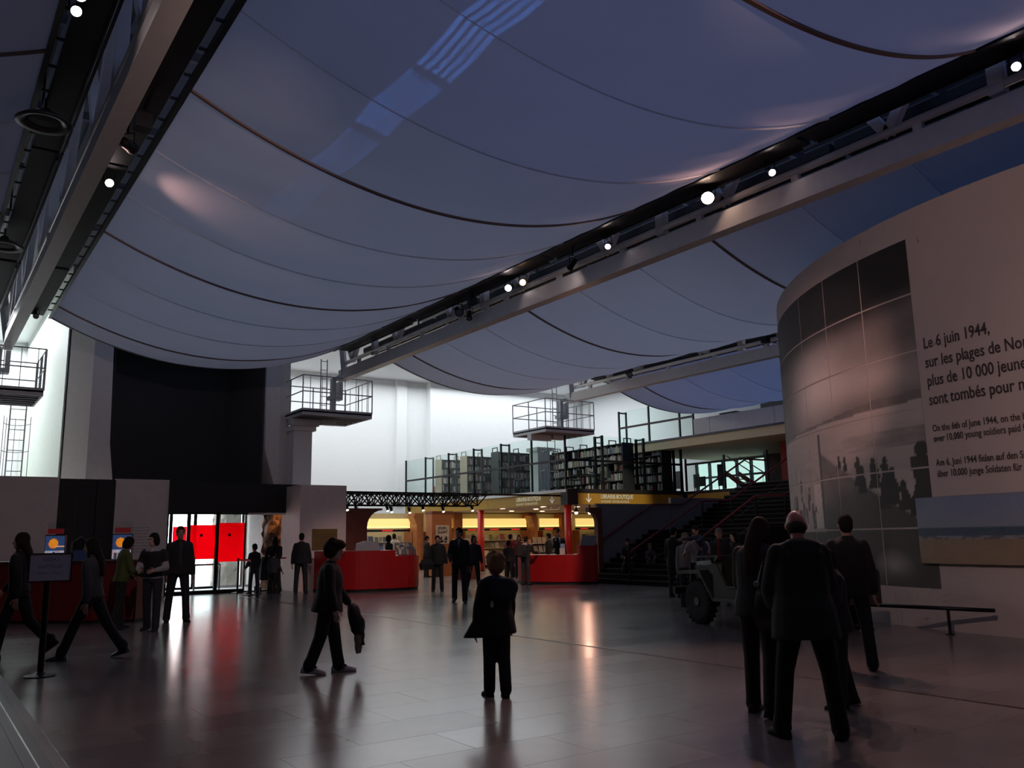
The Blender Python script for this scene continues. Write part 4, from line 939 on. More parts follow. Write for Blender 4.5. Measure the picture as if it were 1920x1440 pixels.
for k in range(4):
    for j in range(5): product(12.11+j*.12, 23.36+.08*k, 1.03+.06*k, .1, .16, R(-15), 'postcard in the %s row of the rack on the long red counter' % ('front', 'second', 'third', 'back')[k], 'postcards in the %s row on the long red counter' % ('front', 'second', 'third', 'back')[k])
t = thing('leaflet_holder', 'white and blue leaflet holder on the cash counter', 'holder', (17.15, 21.95, .91))
MB().box(-.09, .09, -.02, .02, 0, .2).build('card', M('white_card', (.7, .7, .72)), t, world=False); MB().box(.02, .16, .05, .12, 0, .34).build('blue_box', M('pale_blue_card', (.3, .45, .65)), t, world=False)
for i, (x, y, w) in enumerate(((16.75, 22.5, .3), (17.0, 22.25, .2), (17.5, 21.6, .25))):
    t = thing('paper_pile', ('paper pile at the left end of the cash counter', 'small paper pile in the middle of the cash counter', 'paper pile by the blue leaflet box')[i], 'paper', (x, y, .91), R(-30))
    for k in range(3): MB().box(-w/2+.01*k, w/2-.01*k, -.1, .1-.01*k, .008*k, .008*k+.007).build('sheet', M('white_card', (.7, .7, .7)), t, world=False)
# shop lights: recessed downlights in the soffit and spotlights on the black lattice truss
DL = M('downlight_glow', (1, .85, .7), .3, emit=9, ecol=(1, .78, .55)); RING = M('downlight_ring', (.5, .5, .5), .4)
k = 0
for ix, x in enumerate((22.3, 24.2, 26.1, 28.0)):
    for iy, y in enumerate((27.9, 30.3, 32.9, 35.5)):
        t = thing('downlight', 'recessed downlight in the shop ceiling, %s row from the hall, %s from the left' % (('first', 'second', 'third', 'fourth')[iy], ('first', 'second', 'third', 'fourth')[ix]), 'downlight', (x+.4*(iy % 2), y, 2.77), 0, 'downlights in the shop ceiling')
        MB().lathe([(.17, 0), (.17, .02), (.13, .02), (.13, .0)], (0, 0, 0), 16).build('trim_ring', RING, t, world=False); MB().lathe([(.125, .0), (.1, .012), (.02, .014)], (0, 0, 0), 16).build('diffuser', DL, t, world=False)
area('shop_ceiling_glow', (26, 31.5, 2.70), 8.5, 8, 210, (1, .66, .38))
area('shop_front_glow', (17.5, 31, 2.9), 6, 8, 70, (1, .68, .40))
for i, x in enumerate((21.9, 22.6)):
    t = thing('red_glow_spotlight', ('left of the two glowing bulbs beside the red corner column', 'right of the two glowing bulbs beside the red corner column')[i], 'spotlight', (x, 27.05, 2.42))
    MB().ell((0, 0, 0), (.07, .07, .07)).build('bulb', M('pink_bulb', (1, .8, .75), .3, emit=14, ecol=(1, .6, .55)), t, True, world=False)
    MB().lathe([(.08, .02), (.06, .12), (.03, .16), (.03, .385)], (0, 0, 0), 14).build('socket', BLACKM, t, world=False)
l = bpy.data.lights.new('counter_glow', 'POINT'); l.energy = 40; l.color = (1, .5, .35); l.shadow_soft_size = .1
o = bpy.data.objects.new('counter_glow', l); COL.objects.link(o); o.location = (20.3, 24.6, 2.3)
# black lattice truss hung over the shop entrance
t = thing('lattice_truss', 'black space-frame lighting truss hung over the shop entrance', 'truss', (14, 26.6, 2.6))
rows = [(25.9, 3.02), (26.5, 3.02), (27.1, 3.02)]; low = [(26.2, 2.62), (26.8, 2.62)]
for yy, zz in rows: MB().tube([(11.1, yy, zz), (16.9, yy, zz)], .022, 6).build('chord', BLACKM, t)
for yy, zz in low: MB().tube([(11.3, yy, zz), (16.6, yy, zz)], .022, 6).build('chord', BLACKM, t)
m = MB()
for k in range(12):
    x = 11.2+k*.475
    for ly, lz in low:
        for yy, zz in rows:
            if abs(yy-ly) < .35:
                for dx in (-.237, .237): m.bar((x+.237, ly, lz), (x+.237+dx, yy, zz), .036)
    for yy in (25.9, 26.5): m.bar((x, yy, 3.02), (x, yy+.6, 3.02), .034); m.bar((x, yy, 3.02), (x+.475, yy+.6, 3.02), .03)
    m.bar((x+.237, 26.2, 2.62), (x+.237, 26.8, 2.62), .018)
o = m.build('lattice_web', BLACKM, t); o['kind'] = 'stuff'
MB().box(11.1, 21.3, 27.2, 27.26, 3.06, 3.13).build('top_bar', BLACKM, t)
for i, (x, y, z) in enumerate(((11.6, 26.11, 2.46), (12.2, 26.71, 2.42), (13.2, 26.11, 2.40), (13.35, 26.71, 2.46), (14.4, 26.11, 2.46), (14.2, 26.71, 2.4), (15.2, 26.11, 2.42), (16.4, 26.11, 2.46))):
    spot((x, y, z), (x-.5, y-2, 0), DL, ('first', 'second', 'third', 'fourth', 'fifth', 'sixth', 'seventh', 'eighth')[i]+' small lamp from the left on the black lattice truss', 10 if i % 3 == 0 else 0, (1, .8, .6), 90, .05, 2.66)
# =================================================================== LIBRARY
SHELFM = M('dark_shelf_metal', (.045, .045, .05), .45, .3); TANEND = M('tan_end_frame', (.42, .33, .24), .6)
bookm = {}
NB = [0]
def bookcase(label, c, length, axis, face, nsh=5, h=2.1, indiv=(), endm=SHELFM):
    # axis 'y': runs along y with book face towards -x ; axis 'x': runs along x with face towards -y
    t = thing('bookcase', label, 'bookcase', (c[0], c[1], 3.336), 0 if axis == 'x' else R(-90))
    L2 = length/2; D = .32       # local: run along +x, face at -y
    for s in (-L2, L2-.03): MB().box(s, s+.03, -D, D, 0, h).build('end_panel', endm, t, world=False)
    MB().box(-L2+.03, L2-.03, -.01, .01, 0, h).build('back_panel', SHELFM, t, world=False)
    zs = [.08+k*(h-.12)/nsh for k in range(nsh+1)]
    for z in zs: MB().box(-L2+.03, L2-.03, -D+.02, D-.02, z-.012, z+.012).build('shelf_board', SHELFM, t, world=False)
    nb = int(length/.95)
    for k in range(1, nb): x = -L2+k*length/nb; MB().box(x-.012, x+.012, -D+.02, D-.02, 0, h).build('upright', SHELFM, t, world=False)
    for k in range(nb+1):
        x = -L2+min(k*length/nb, length-.03)
        MB().rings([[(x, -.22, h), (x+.03, -.22, h), (x+.03, -.18, h), (x, -.18, h)], [(x, -.22, h+.16), (x+.03, -.22, h+.16), (x+.03, -.18, h+.16), (x, -.18, h+.16)]]).box(x, x+.03, .18, .22, h, h+.16).box(x, x+.03, -.22, .22, h+.16, h+.2).build('label_hoop', endm, t, world=False)
    st_ = MB(); R0 = t.rotation_euler.z; cs, sn = math.cos(R0), math.sin(R0)
    for si in range(nsh):
        z = zs[si]+.013; x = -L2+.06
        while x < L2-.1:
            th = random.uniform(.035, .075); hh = random.uniform(.22, .32)
            if random.random() < .10: x += random.uniform(.1, .35); continue
            if si in indiv and NB[0] < 298:
                k = random.randrange(8); key = (round(th, 2), round(hh, 2), k)
                if key not in bookm:
                    me = MB().box(-key[0]/2+.002, key[0]/2-.002, -.1, .1, 0, key[1]).mesh('book'); me.materials.append(BOOKC[k]); bookm[key] = me
                lx, ly = x+th/2, -D+.13
                o = bpy.data.objects.new('book', bookm[key]); COL.objects.link(o); o.location = (c[0]+lx*cs-ly*sn, c[1]+lx*sn+ly*cs, 3.336+z); o.rotation_euler = (0, 0, R0)
                tag(o, 'book on the %s shelf of the %s' % (('lowest', 'second', 'third', 'fourth', 'topmost')[si], label), 'book', 'books on the %s shelf of the %s' % (('lowest', 'second', 'third', 'fourth', 'topmost')[si], label)); NB[0] += 1
            else: st_.box(x+.002, x+th-.002, -D+.03, -D+.23, z, z+hh)
            x += th+.002
    if st_.v:
        o = st_.build('book_row', BOOKC[0], t, world=False); o['kind'] = 'stuff'
        for b in BOOKC[1:]: o.data.materials.append(b)
        o.data.polygons.foreach_set('material_index', [((i//6)*7+(i//6)//5) % 8 for i in range(len(o.data.polygons))])
random.seed(33)
bookcase('long dark bookcase behind the second ochre sign', (25.15, 29.9), 5.0, 'y', -1, indiv=(4, 3, 2))
bookcase('dark bookcase nearest the top gallery', (27.5, 29.15), 3.4, 'y', -1, indiv=(4, 3))
bookcase('grey bookcase across the library behind the long balustrade', (24.2, 35.5), 4.8, 'x', -1, endm=TANEND)
bookcase('rear grey bookcase with tan end frame', (24.2, 37.6), 5.2, 'x', -1, endm=TANEND)
bookcase('grey bookcase in the middle of the library', (23.9, 33.2), 3.6, 'x', -1)
def chair(x, y, rz, label, col, z=3.336):
    t = thing('library_chair', label, 'chair', (x, y, z), rz)
    m = MB().box(-.22, .22, -.21, .21, .43, .47); m.build('seat', col, t, world=False)
    MB().rings([[(-.22+.44*i/8, .2+.05*math.sin(math.pi*i/8)-.02, z_) for i in range(9)]+[(.22-.44*i/8, .22+.05*math.sin(math.pi*i/8), z_) for i in range(9)] for z_ in (.55, .7, .86)]).build('backrest', col, t, world=False)
    for sx in (-.2, .2):
        for sy in (-.19, .19): MB().tube([(sx, sy, 0), (sx, sy, .43 if sy < 0 else .6)], .014, 6).build('leg', BLACKM, t, world=False)
DKC = M('dark_chair_shell', (.02, .02, .022), .5)
chair(22.6, 27.9, R(200), 'dark library chair just right of the black corner post', DKC); chair(24.0, 27.7, R(160), 'dark library chair in front of the long bookcase', DKC)
chair(23.0, 30.4, R(90), 'dark library chair behind the long balustrade', DKC); chair(22.6, 39.2, R(20), 'red library chair at the far end of the balustrade', M('red_chair_shell', (.5, .05, .05), .5))
def rtable(x, y, label, mon=True):
    t = thing('reading_table', label, 'table', (x, y, 3.336)); MB().box(-.6, .6, -.4, .4, .70, .74).build('table_top', M('dark_table_top', (.05, .045, .045), .4), t, world=False)
    for sx in (-.55, .55):
        for sy in (-.35, .35): MB().box(sx-.02, sx+.02, sy-.02, sy+.02, 0, .70).build('leg', BLACKM, t, world=False)
rtable(23.6, 28.4, 'dark reading table in front of the long bookcase'); rtable(22.7, 31.3, 'dark reading table behind the long balustrade')
t = thing('tilted_screen', 'pale tilted screen standing on the reading table', 'screen', (23.8, 28.3, 4.076), R(30)); MB().prism([(-.1, 0), (.12, .32), (.15, .31), (-.06, 0)], -.22, .22, 'x').build('panel', M('pale_screen', (.5, .52, .52), .3), t, world=False); MB().box(-.1, .1, -.1, .1, 0, .01).build('foot', BLACKM, t, world=False)
# gallery furniture silhouettes
for i, (y, w, h, lb) in enumerate(((24.4, .9, .95, 'dark cabinet at the left end of the top gallery'), (22.6, 1.4, .88, 'wide dark cabinet in the middle of the top gallery'), (20.6, 1.2, .9, 'dark cabinet near the curved wall on the top gallery'))):
    t = thing('gallery_cabinet', lb, 'cabinet', (28.4, y, 5.64)); MB().box(28.2, 28.6, y-w/2, y+w/2, 5.64, 5.64+h).build('body', M('cabinet_dark', (.05, .055, .07), .5), t)
    for s in (-.25, .25): MB().box(28.18, 28.2, y+s*w*1.0-.2*w, y+s*w+.2*w, 5.75, 5.55+h).build('door', M('cabinet_door', (.09, .10, .12), .4), t)
# =================================================================== JEEP
jp = thing('military_jeep', 'olive drab open military jeep behind the group on the right', 'jeep', (10.95+.62*math.cos(R(12))-1.0*math.sin(R(12)), 10.30-.62*math.sin(R(12))-1.0*math.cos(R(12)), 0), R(-12))
OL = M('olive_drab', (.024, .026, .017), .55, noise=.2); OLT = M('olive_worn', (.032, .032, .026), .45, noise=.3); TYRE = M('tyre_rubber', (.012, .012, .012), .85, noise=.2)
def jb(m, name, mat=OL, parent=None, smooth=False): return m.build(name, mat, parent or jp, smooth, world=False)
jb(MB().rings([[(-.42, 1.42, .55), (.42, 1.42, .55), (.45, 1.42, .92), (.36, 1.42, 1.0), (-.36, 1.42, 1.0), (-.45, 1.42, .92)], [(-.55, .45, .55), (.55, .45, .55), (.56, .45, .98), (.46, .45, 1.06), (-.46, .45, 1.06), (-.56, .45, .98)]]), 'hood')
jb(MB().box(-.5, .5, 1.42, 1.46, .5, .98), 'grille')
for k in range(9): jb(MB().box(-.3+k*.07, -.27+k*.07, 1.455, 1.47, .58, .86), 'grille_slot', BLACK)
for s in (-1, 1):
    jb(MB().lathe([(.09, 0), (.09, .03), (.02, .04)], (s*.38, 1.46, .74), 14, Matrix.Rotation(R(-90), 3, 'X')), 'headlamp', M('lamp_glass_dull', (.3, .3, .3), .2))
    jb(MB().prism([(1.40, .80), (1.40, .86), (.80, .88), (.78, .86), (.42, .40), (.46, .40), (.80, .82)], s*.50 if s > 0 else -.77, s*.77 if s > 0 else -.50, 'x'), 'front_fender', OLT)
    jb(MB().prism([(.45, .42), (.45, .98), (.36, .98), (.10, .62), (-.50, .62), (-.62, .86), (-1.58, .88), (-1.58, .42)], s*.72-.02, s*.72+.02, 'x'), 'side_panel')
    jb(MB().box(s*.75-.03, s*.75+.03, -.55, .42, .40, .46), 'side_step', OLT)
    jb(MB().tube([(s*.735, .1, .63), (s*.735, -.5, .63), (s*.735, -.62, .87), (s*.735, -1.55, .89)], .018, 6), 'edge_bead', OLT)
    for y in (1.0, -1.03):
        mt = Matrix.Rotation(R(90), 3, 'Y'); w = jb(MB().lathe([(.20, -.075), (.30, -.085), (.345, -.07), (.36, -.03), (.36, .03), (.345, .07), (.30, .085), (.20, .075)], (s*.62, y, .36), 28, mt), 'wheel', TYRE, None, True)
        jb(MB().lathe([(.20, -.05), (.20, .05), (.06, .055), (.06, -.055)], (s*.62, y, .36), 20, mt), 'rim', OL, w); jb(MB().lathe([(.07, -.09), (.07, .09), (.02, .1)], (s*.62, y, .36), 12, mt), 'hub', OLT, w)
        m = MB()
        for q in range(22):
            a = 2*math.pi*q/22; m.bar((s*.62-.08, y+.355*math.cos(a), .36+.355*math.sin(a)), (s*.62+.08, y+.355*math.cos(a+.12), .36+.355*math.sin(a+.12)), .045, .03, up=(0, math.cos(a), math.sin(a)))
        jb(m, 'tread_block', TYRE, w)
    jb(MB().box(s*.36-.2, s*.36+.2, -.55, -.1, .55, .68), 'seat_cushion', M('canvas_olive', (.08, .075, .05), .9)); jb(MB().box(s*.36-.2, s*.36+.2, -.62, -.52, .66, 1.05), 'seat_back', M('canvas_olive', (.08, .075, .05)))
jb(MB().box(-.72, .72, -1.6, .45, .42, .47), 'floor_pan'); jb(MB().box(-.72, .72, -1.6, -1.56, .47, .88), 'tailboard'); jb(MB().box(-.78, .78, 1.5, 1.58, .46, .58), 'front_bumper'); jb(MB().box(-.32, -.26, -1.6, 1.5, .34, .46), 'frame_rail', BLACK); jb(MB().box(.26, .32, -1.6, 1.5, .34, .46), 'frame_rail', BLACK)
jb(MB().box(-.5, .5, -1.1, -1.02, .33, .39).box(-.5, .5, .96, 1.04, .33, .39), 'axle', BLACK)
jb(MB().tube([(-.66, .48, 1.02), (-.66, .42, 1.10), (.66, .42, 1.10), (.66, .48, 1.02)], .02, 6), 'windscreen_hinge', OLT)
jb(MB().rings([[(-.62, .5, 1.09), (.62, .5, 1.09), (.62, 1.1, 1.07), (-.62, 1.1, 1.07)], [(-.62, .5, 1.12), (.62, .5, 1.12), (.62, 1.1, 1.10), (-.62, 1.1, 1.10)]]), 'folded_windscreen', OLT)
jb(MB().lathe([(.19, -.012), (.21, 0), (.19, .012)], (-.36, .02, 1.0), 20, Matrix.Rotation(R(-55), 3, 'X')), 'steering_wheel', BLACK)
me = text_geo('20329447', .13, .85, 'CENTER', .002, .001)
link('hood_number', map_mesh(me, lambda c: Vector((-.575+.10*(.95+.0-c.x-.45)/.9*0-.002, .78-c.x, .80+c.y))), M('white_stencil', (.5, .48, .46), .7), jp)
jb(MB().box(-.565, -.50, .45, 1.1, .78, .95), 'hood_side')
jb(MB().box(-.745, -.738, -.32, -.16, .60, .93), 'notice_card', M('notice_paper', (.42, .36, .32), .7)); jb(MB().lathe([(.045, 0), (.045, .004)], (-.747, -.24, .87), 14, Matrix.Rotation(R(90), 3, 'Y')), 'red_spot', M('notice_red', (.35, .03, .03)))
# =================================================================== PEOPLE
SKIN = M('skin', (.42, .22, .16), .55, noise=.06); SKIN2 = M('skin_pale', (.52, .31, .24), .55, noise=.06)
def C(c, r=.85): return M('cloth_%d_%d_%d' % tuple(int(q*1000) for q in c), c, r, noise=.18, scale=14, bump=.08)
def H(c): return M('hair_%d_%d_%d' % tuple(int(q*1000) for q in c), c, .8, noise=.35, scale=40, spec=.15, bump=.25, bscale=120)
BLK, CHAR, NAVY, DENIM, BROWN = (.010, .010, .011), (.025, .025, .027), (.012, .014, .022), (.022, .026, .038), (.04, .028, .02)
HB, HD, HBL, HG = (.012, .009, .007), (.03, .017, .010), (.20, .12, .06), (.16, .15, .14)
def person(label, x, y, az, h, top=('jacket', BLK, -.10, 1.0), trousers=BLK, hair=('short', HB), legL=(0, 3, 0), legR=(0, 3, 0), armL=(0, 7, 8, 0), armR=(0, 7, 8, 0), lean=0, head=(0, 0),
           kid=0.0, vox=.02, shoe=BLK, skin=None, z=0, fat=1.0, wide=1.0, turnL=8, turnR=8, sleeve=1.0, seat=None, flare=.0, eyes=False, baggy=1.0, shs=1.0, vest=None):
    skin = skin or SKIN; s = h/1.75
    t = thing('person', label, 'person', (x, y, z), -R(az))
    V3 = Vector; J = {}
    for k, sd, lg in (('L', -1, legL), ('R', 1, legR)):
        f, o_, kn = [R(q) for q in lg]
        d1 = V3((sd*math.sin(o_), math.sin(f)*math.cos(o_), -math.cos(f)*math.cos(o_))); d2 = V3((sd*math.sin(o_)*.6, math.sin(f-kn), -math.cos(f-kn)))
        hip = V3((sd*.088*wide, 0, -.03)); kne = hip+d1*.435; ank = kne+d2.normalized()*.42; J[k] = [hip, kne, ank]
    pz = seat if seat is not None else .085-min(J['L'][2].z, J['R'][2].z)
    for k in J: J[k] = [p+V3((0, 0, pz)) for p in J[k]]
    l = R(lean); U = V3((0, math.sin(l), math.cos(l))); Fv = V3((0, math.cos(l), -math.sin(l))); P = V3((0, 0, pz)); X = V3((1, 0, 0))
    def T(a, b, c): return P+X*a+Fv*b+U*c
    def S(p): return p*s
    A = {}
    for k, sd, am in (('L', -1, armL), ('R', 1, armR)):
        f, o_, b, inw = [R(q) for q in am]; sh = T(sd*.168*wide, 0, .415)
        d1 = V3((sd*math.sin(o_), math.sin(f)*math.cos(o_), -math.cos(f)*math.cos(o_))); g = f+b
        d2 = V3((sd*math.sin(o_)*.5-sd*math.sin(inw), math.sin(g)*math.cos(inw), -math.cos(g)*math.cos(inw))).normalized()
        el = sh+d1*.285; wr = el+d2*.25; A[k] = (sh, el, wr, d2)
    hs = 1.05+kid; neck = T(0, -.012, .51); hp = R(head[0]); hy = R(head[1])
    Hm = Matrix.Rotation(-hy, 3, 'Z') @ Matrix.Rotation(-(l*.6+hp), 3, 'X')
    hc = neck+Hm @ V3((0, .018, .135+.03*kid*3))
    def HP(a, b, c): return hc+Hm @ (V3((a, b, c))*hs)
    def loft(m, rows):
        rs = []
        for dz, rx, ry, oy in rows: rs.append([S(T(rx*math.cos(q*2*math.pi/18), oy+ry*math.sin(q*2*math.pi/18), dz)) for q in range(18)])
        m.rings(rs)
    # body
    b = MB()
    b.ell(S(HP(0, -.008, .012)), [q*s*hs for q in (.072, .09, .105)], Hm); b.ell(S(HP(0, .022, -.06)), [q*s*hs for q in (.052, .062, .058)], Hm)
    b.capsule(S(HP(0, .08, .012)), S(HP(0, .099, -.022)), .010*s*hs, .016*s*hs, 8); b.ell(S(HP(0, .076, -.066)), [q*s*hs for q in (.025, .014, .012)], Hm); b.ell(S(HP(0, .072, .034)), [q*s*hs for q in (.05, .016, .010)], Hm)
    for sd in (-1, 1): b.ell(S(HP(sd*.074, -.012, -.012)), [q*s*hs for q in (.012, .02, .032)], Hm)
    b.capsule(S(neck-U*.06), S(HP(0, -.014, -.05)), .056*s, .05*s)
    loft(b, [(-.08, .14*wide, .09, 0), (.06, .13*wide, .085, 0), (.2, .135*wide, .09, .01), (.34, .155*wide, .10, .005), (.44, .15*wide, .075, -.005), (.50, .06, .055, -.01)])
    fing = MB()
    for k, sd in (('L', -1), ('R', 1)):
        sh, el, wr, d2 = A[k]; b.capsule(S(sh), S(el), .045*s, .037*s); b.capsule(S(el), S(wr), .037*s, .026*s)
        side = d2.cross(V3((sd, 0, 0))); side = side.normalized() if side.length > .2 else V3((0, 1, 0)); nrm = d2.cross(side).normalized()
        hs2 = s*(1+kid*.3); pc = S(wr)+d2*.055*hs2; rot = Matrix((side, nrm, d2)).transposed(); b.ell(pc, (.040*hs2, .018*hs2, .052*hs2), rot)
        for i, (off, ln) in enumerate(((-.030, .062), (-.010, .072), (.011, .068), (.030, .053))):
            r0 = pc+d2*.040*hs2+side*off*hs2; cur = -nrm*sd*(.35+.1*i); p1 = r0+(d2+cur*.4).normalized()*ln*.55*hs2; p2 = p1+(d2*.8+cur).normalized()*ln*.55*hs2
            fing.capsule(r0, p1, .0088*hs2, .008*hs2, 6); fing.capsule(p1, p2, .008*hs2, .0066*hs2, 6)
        fside = side if side.y >= 0 else -side
        r0 = pc-d2*.012*hs2+fside*.032*hs2; p1 = r0+(fside*.75+d2*.7).normalized()*.034*hs2; p2 = p1+(d2+fside*.15).normalized()*.03*hs2; fing.capsule(r0, p1, .0105*hs2, .0095*hs2, 6); fing.capsule(p1, p2, .0095*hs2, .0075*hs2, 6)
        hip, kn, an = J[k]; b.capsule(S(hip), S(kn), .072*s, .05*s); b.capsule(S(kn), S(an), .05*s, .035*s); b.capsule(S(an), S(an+V3((0, .07, -.052))), .032*s, .020*s)
    bo = fuse(b, 'body', skin, t, max(.012, vox*.75), 3, fing)
    if eyes:
        for sd in (-1, 1): MB().ell(S(HP(sd*.030, .078, .014)), [q*s*hs for q in (.012, .008, .007)], Hm, 10, 6).build('eye', M('eye_dark', (.02, .015, .012), .2), t, True, world=False)
    # trousers
    m = MB(); lo = min(J['L'][0].z, 9)
    loft(m, [(-.11, .15*wide*fat, .115*fat, -.005), (-.04, .165*wide*fat, .122*fat, -.008), (.06, .155*wide*fat, .112*fat, 0), (.10, .14*wide*fat, .10*fat, 0)])
    for k in 'LR':
        hip, kn, an = J[k]; m.capsule(S(hip+V3((0, 0, -.02))), S(kn), .094*s*fat, .074*s*baggy); m.capsule(S(kn), S(an+V3((0, -.005, -.01))), .072*s*baggy, .066*s*baggy); m.capsule(S(an+V3((0, 0, .05))), S(an+V3((0, -.005, -.02+.045*(baggy-1)*4))), .066*s*baggy, .072*s*(1+(baggy-1)*.5))
    if trousers is not None: fuse(m, 'trousers', C(trousers), t, vox, 3)
    # top garment
    kind, tc, hem, loose = top[:4]; m = MB(); q = .022+.018*(loose-1)*3; fl_ = flare
    rows = [(hem, (.158+q+fl_)*wide*fat, (.115+q+fl_)*fat, -.005), (hem+.02, (.160+q+fl_)*wide*fat, (.118+q+fl_)*fat, -.005)]
    if hem < -.06: rows.append((-.02, (.155+q+fl_*.5)*wide*fat, (.112+q+fl_*.5)*fat, 0))
    rows += [(.10, (.135+q+fl_*.2)*wide*fat, (.098+q)*fat, .005), (.24, (.142+q)*wide*fat, (.105+q)*fat, .008), (.34, (.158+q)*wide, .113+q, .003), (.41, (.160+q)*wide, .100+q*.8, -.004), (.455, (.125+q*.7)*wide, .085+q*.6, -.01), (.49, (.080+q*.4), .068+q*.4, -.012), (.525, .066+q*.2, .06+q*.2, -.012)]
    loft(m, rows)
    for k in 'LR':
        sh, el, wr, d2 = A[k]
        m.capsule(S(T((-.05 if k == 'L' else .05)*wide, -.01, .455)), S(sh+(el-sh)*.06), (.050+q*.35)*s, (.052+q*.45)*s)
        if sleeve >= 1: m.capsule(S(sh), S(el), (.054+q*.5)*s, (.048+q*.5)*s); m.capsule(S(el), S(wr-d2*.015), (.048+q*.5)*s, (.038+q*.4)*s)
        elif sleeve > 0: m.capsule(S(sh), S(sh+(el-sh)*sleeve), (.060+q*.6)*s, (.055+q*.5)*s)
        else: m.ell(S(sh-X*(.02 if k == 'R' else -.02)), [.06*s]*3)
    fuse(m, 'jacket' if kind in ('jacket', 'coat') else 'shirt', C(tc), t, vox, 4)
    if vest:
        m = MB(); loft(m, [(hem+.03+0*i_, (a_+.012)*wide, b_+.012, o2) for i_, (hem, a_, b_, o2) in enumerate(rows[:-3])]+[(.445, .13, .095, -.008)])
        for k in 'LR': sh, el, wr, d2 = A[k]; m.capsule(S(sh), S(sh+(el-sh)*.6), .068*s, .066*s)
        fuse(m, 'vest', C(vest), t, vox, 3)
    if len(top) > 4:                                   # open front showing a shirt
        m = MB(); loft(m, [(-.02, .07, .118+q, .012), (.24, .075, .112+q, .014), (.40, .05, .108+q, .012), (.5, .03, .065+q*.5, .01)] if len(top) > 5 else [(.26, .012, .108+q, .012), (.34, .035, .112+q, .012), (.42, .05, .100+q*.8, .010), (.5, .045, .066+q*.4, .012)]); m.build('shirt_front', C(top[4]), t, True, world=False)
    # hair
    hk, hcol = hair; loose_ = top[3]; m = MB()
    if hk != 'bald':
        m.ell(S(HP(0, -.018, .030)), [q*s*hs for q in (.081, .098, .102)], Hm); m.ell(S(HP(0, -.045, -.015)), [q*s*hs for q in (.074, .066, .075)], Hm)
        if hk == 'mop': m.ell(S(HP(0, .02, .07)), [q*s*hs for q in (.084, .095, .06)], Hm); m.ell(S(HP(0, -.03, .0)), [q*s*hs for q in (.093, .09, .10)], Hm); m.ell(S(HP(.02, .085, .068)), [q*s*hs for q in (.05, .03, .03)], Hm); rg = random.Random(len(label)); [m.ell(S(HP(.082*math.cos(a_)*math.cos(e_), -.015+.09*math.sin(a_)*math.cos(e_), .03+.095*math.sin(e_))), [rg.uniform(.018, .03)*s*hs]*3, None, 8, 5) for a_, e_ in [(rg.uniform(0, 6.28), rg.uniform(-.5, 1.3)) for _ in range(34)] if not (math.sin(a_) > .5 and e_ < .6)]
        if hk == 'bob': m.ell(S(HP(0, -.025, -.01)), [q*s*hs for q in (.092, .095, .105)], Hm); m.ell(S(HP(0, -.03, -.07)), [q*s*hs for q in (.088, .075, .05)], Hm)
        if hk == 'long':
            m.ell(S(HP(0, -.03, -.02)), [q*s*hs for q in (.088, .086, .11)], Hm)
            p0_, p1_ = HP(0, -.052, -.03), T(0, -.125-.02*(loose_ - 1)*3, .27)
            for w_ in range(9): f_ = w_/8; m.ell(S(p0_.lerp(p1_, f_)+Fv*(-.03*math.sin(math.pi*f_))), [q*s for q in (.092-.03*f_*f_, .055-.02*f_, .062)], None)
            for sd in (-1, 1): m.capsule(S(HP(sd*.075, .0, .0)), S(T(sd*.085, .02, .44)), .022*s, .018*s, 8)
        if hk == 'cap': m.ell(S(HP(0, .0, .045)), [q*s*hs for q in (.09, .11, .085)], Hm)
    else:
        m.ell(S(HP(0, -.022, -.028)), [q*s*hs for q in (.0765, .082, .064)], Hm)
    fuse(m, 'hair', H(hcol), t, .013, 3)
    # shoes
    for k, sd, tn, lg in (('L', -1, turnL, legL), ('R', 1, turnR, legR)):
        hip, kn, an = J[k]; pit = R(lg[0]-lg[2]); lift = an.z-.085
        pt_ = min(.9, max(0, lift)*5.3)
        rm = Matrix.Rotation(-R(tn)*sd, 3, 'Z') @ Matrix.Rotation(-pt_, 3, 'X'); m = MB(); rs = []
        for yy, w, hh in [(a_*shs, b_*shs, c_*shs) for a_, b_, c_ in ((-.085, .024, .05), (-.07, .036, .085), (-.03, .040, .105), (.03, .042, .085), (.09, .046, .062), (.14, .044, .05), (.175, .034, .042), (.195, .016, .03))]:
            ring = []
            for i in range(12):
                a = 2*math.pi*i/12; zz = hh*math.sin(a) if math.sin(a) > 0 else 0; ring.append(S(an+rm @ V3((w*math.cos(a), yy, -.083+max(zz, .0)))) if i not in (7, 8, 9, 10, 11) else S(an+rm @ V3((w*math.cos(a), yy, -.084))))
            rs.append(ring)
        m.rings(rs).build('shoe', shoe if not isinstance(shoe, tuple) else C(shoe, .5), t, True, world=False)
    t['_hand'] = 0; del t['_hand']
    def world(p): return t.location+Matrix.Rotation(-R(az), 3, 'Z') @ S(p)
    return t, {'hand'+k: world(A[k][2]+A[k][3]*.1) for k in 'LR'}, world, dict(J=J, A=A, T=T, HP=HP, S=S)
def cam_az(x, y): return math.degrees(math.atan2(-x, -y))
def away(x, y): return cam_az(x, y)+180
LEFTAZ, RIGHTAZ = -62, 118
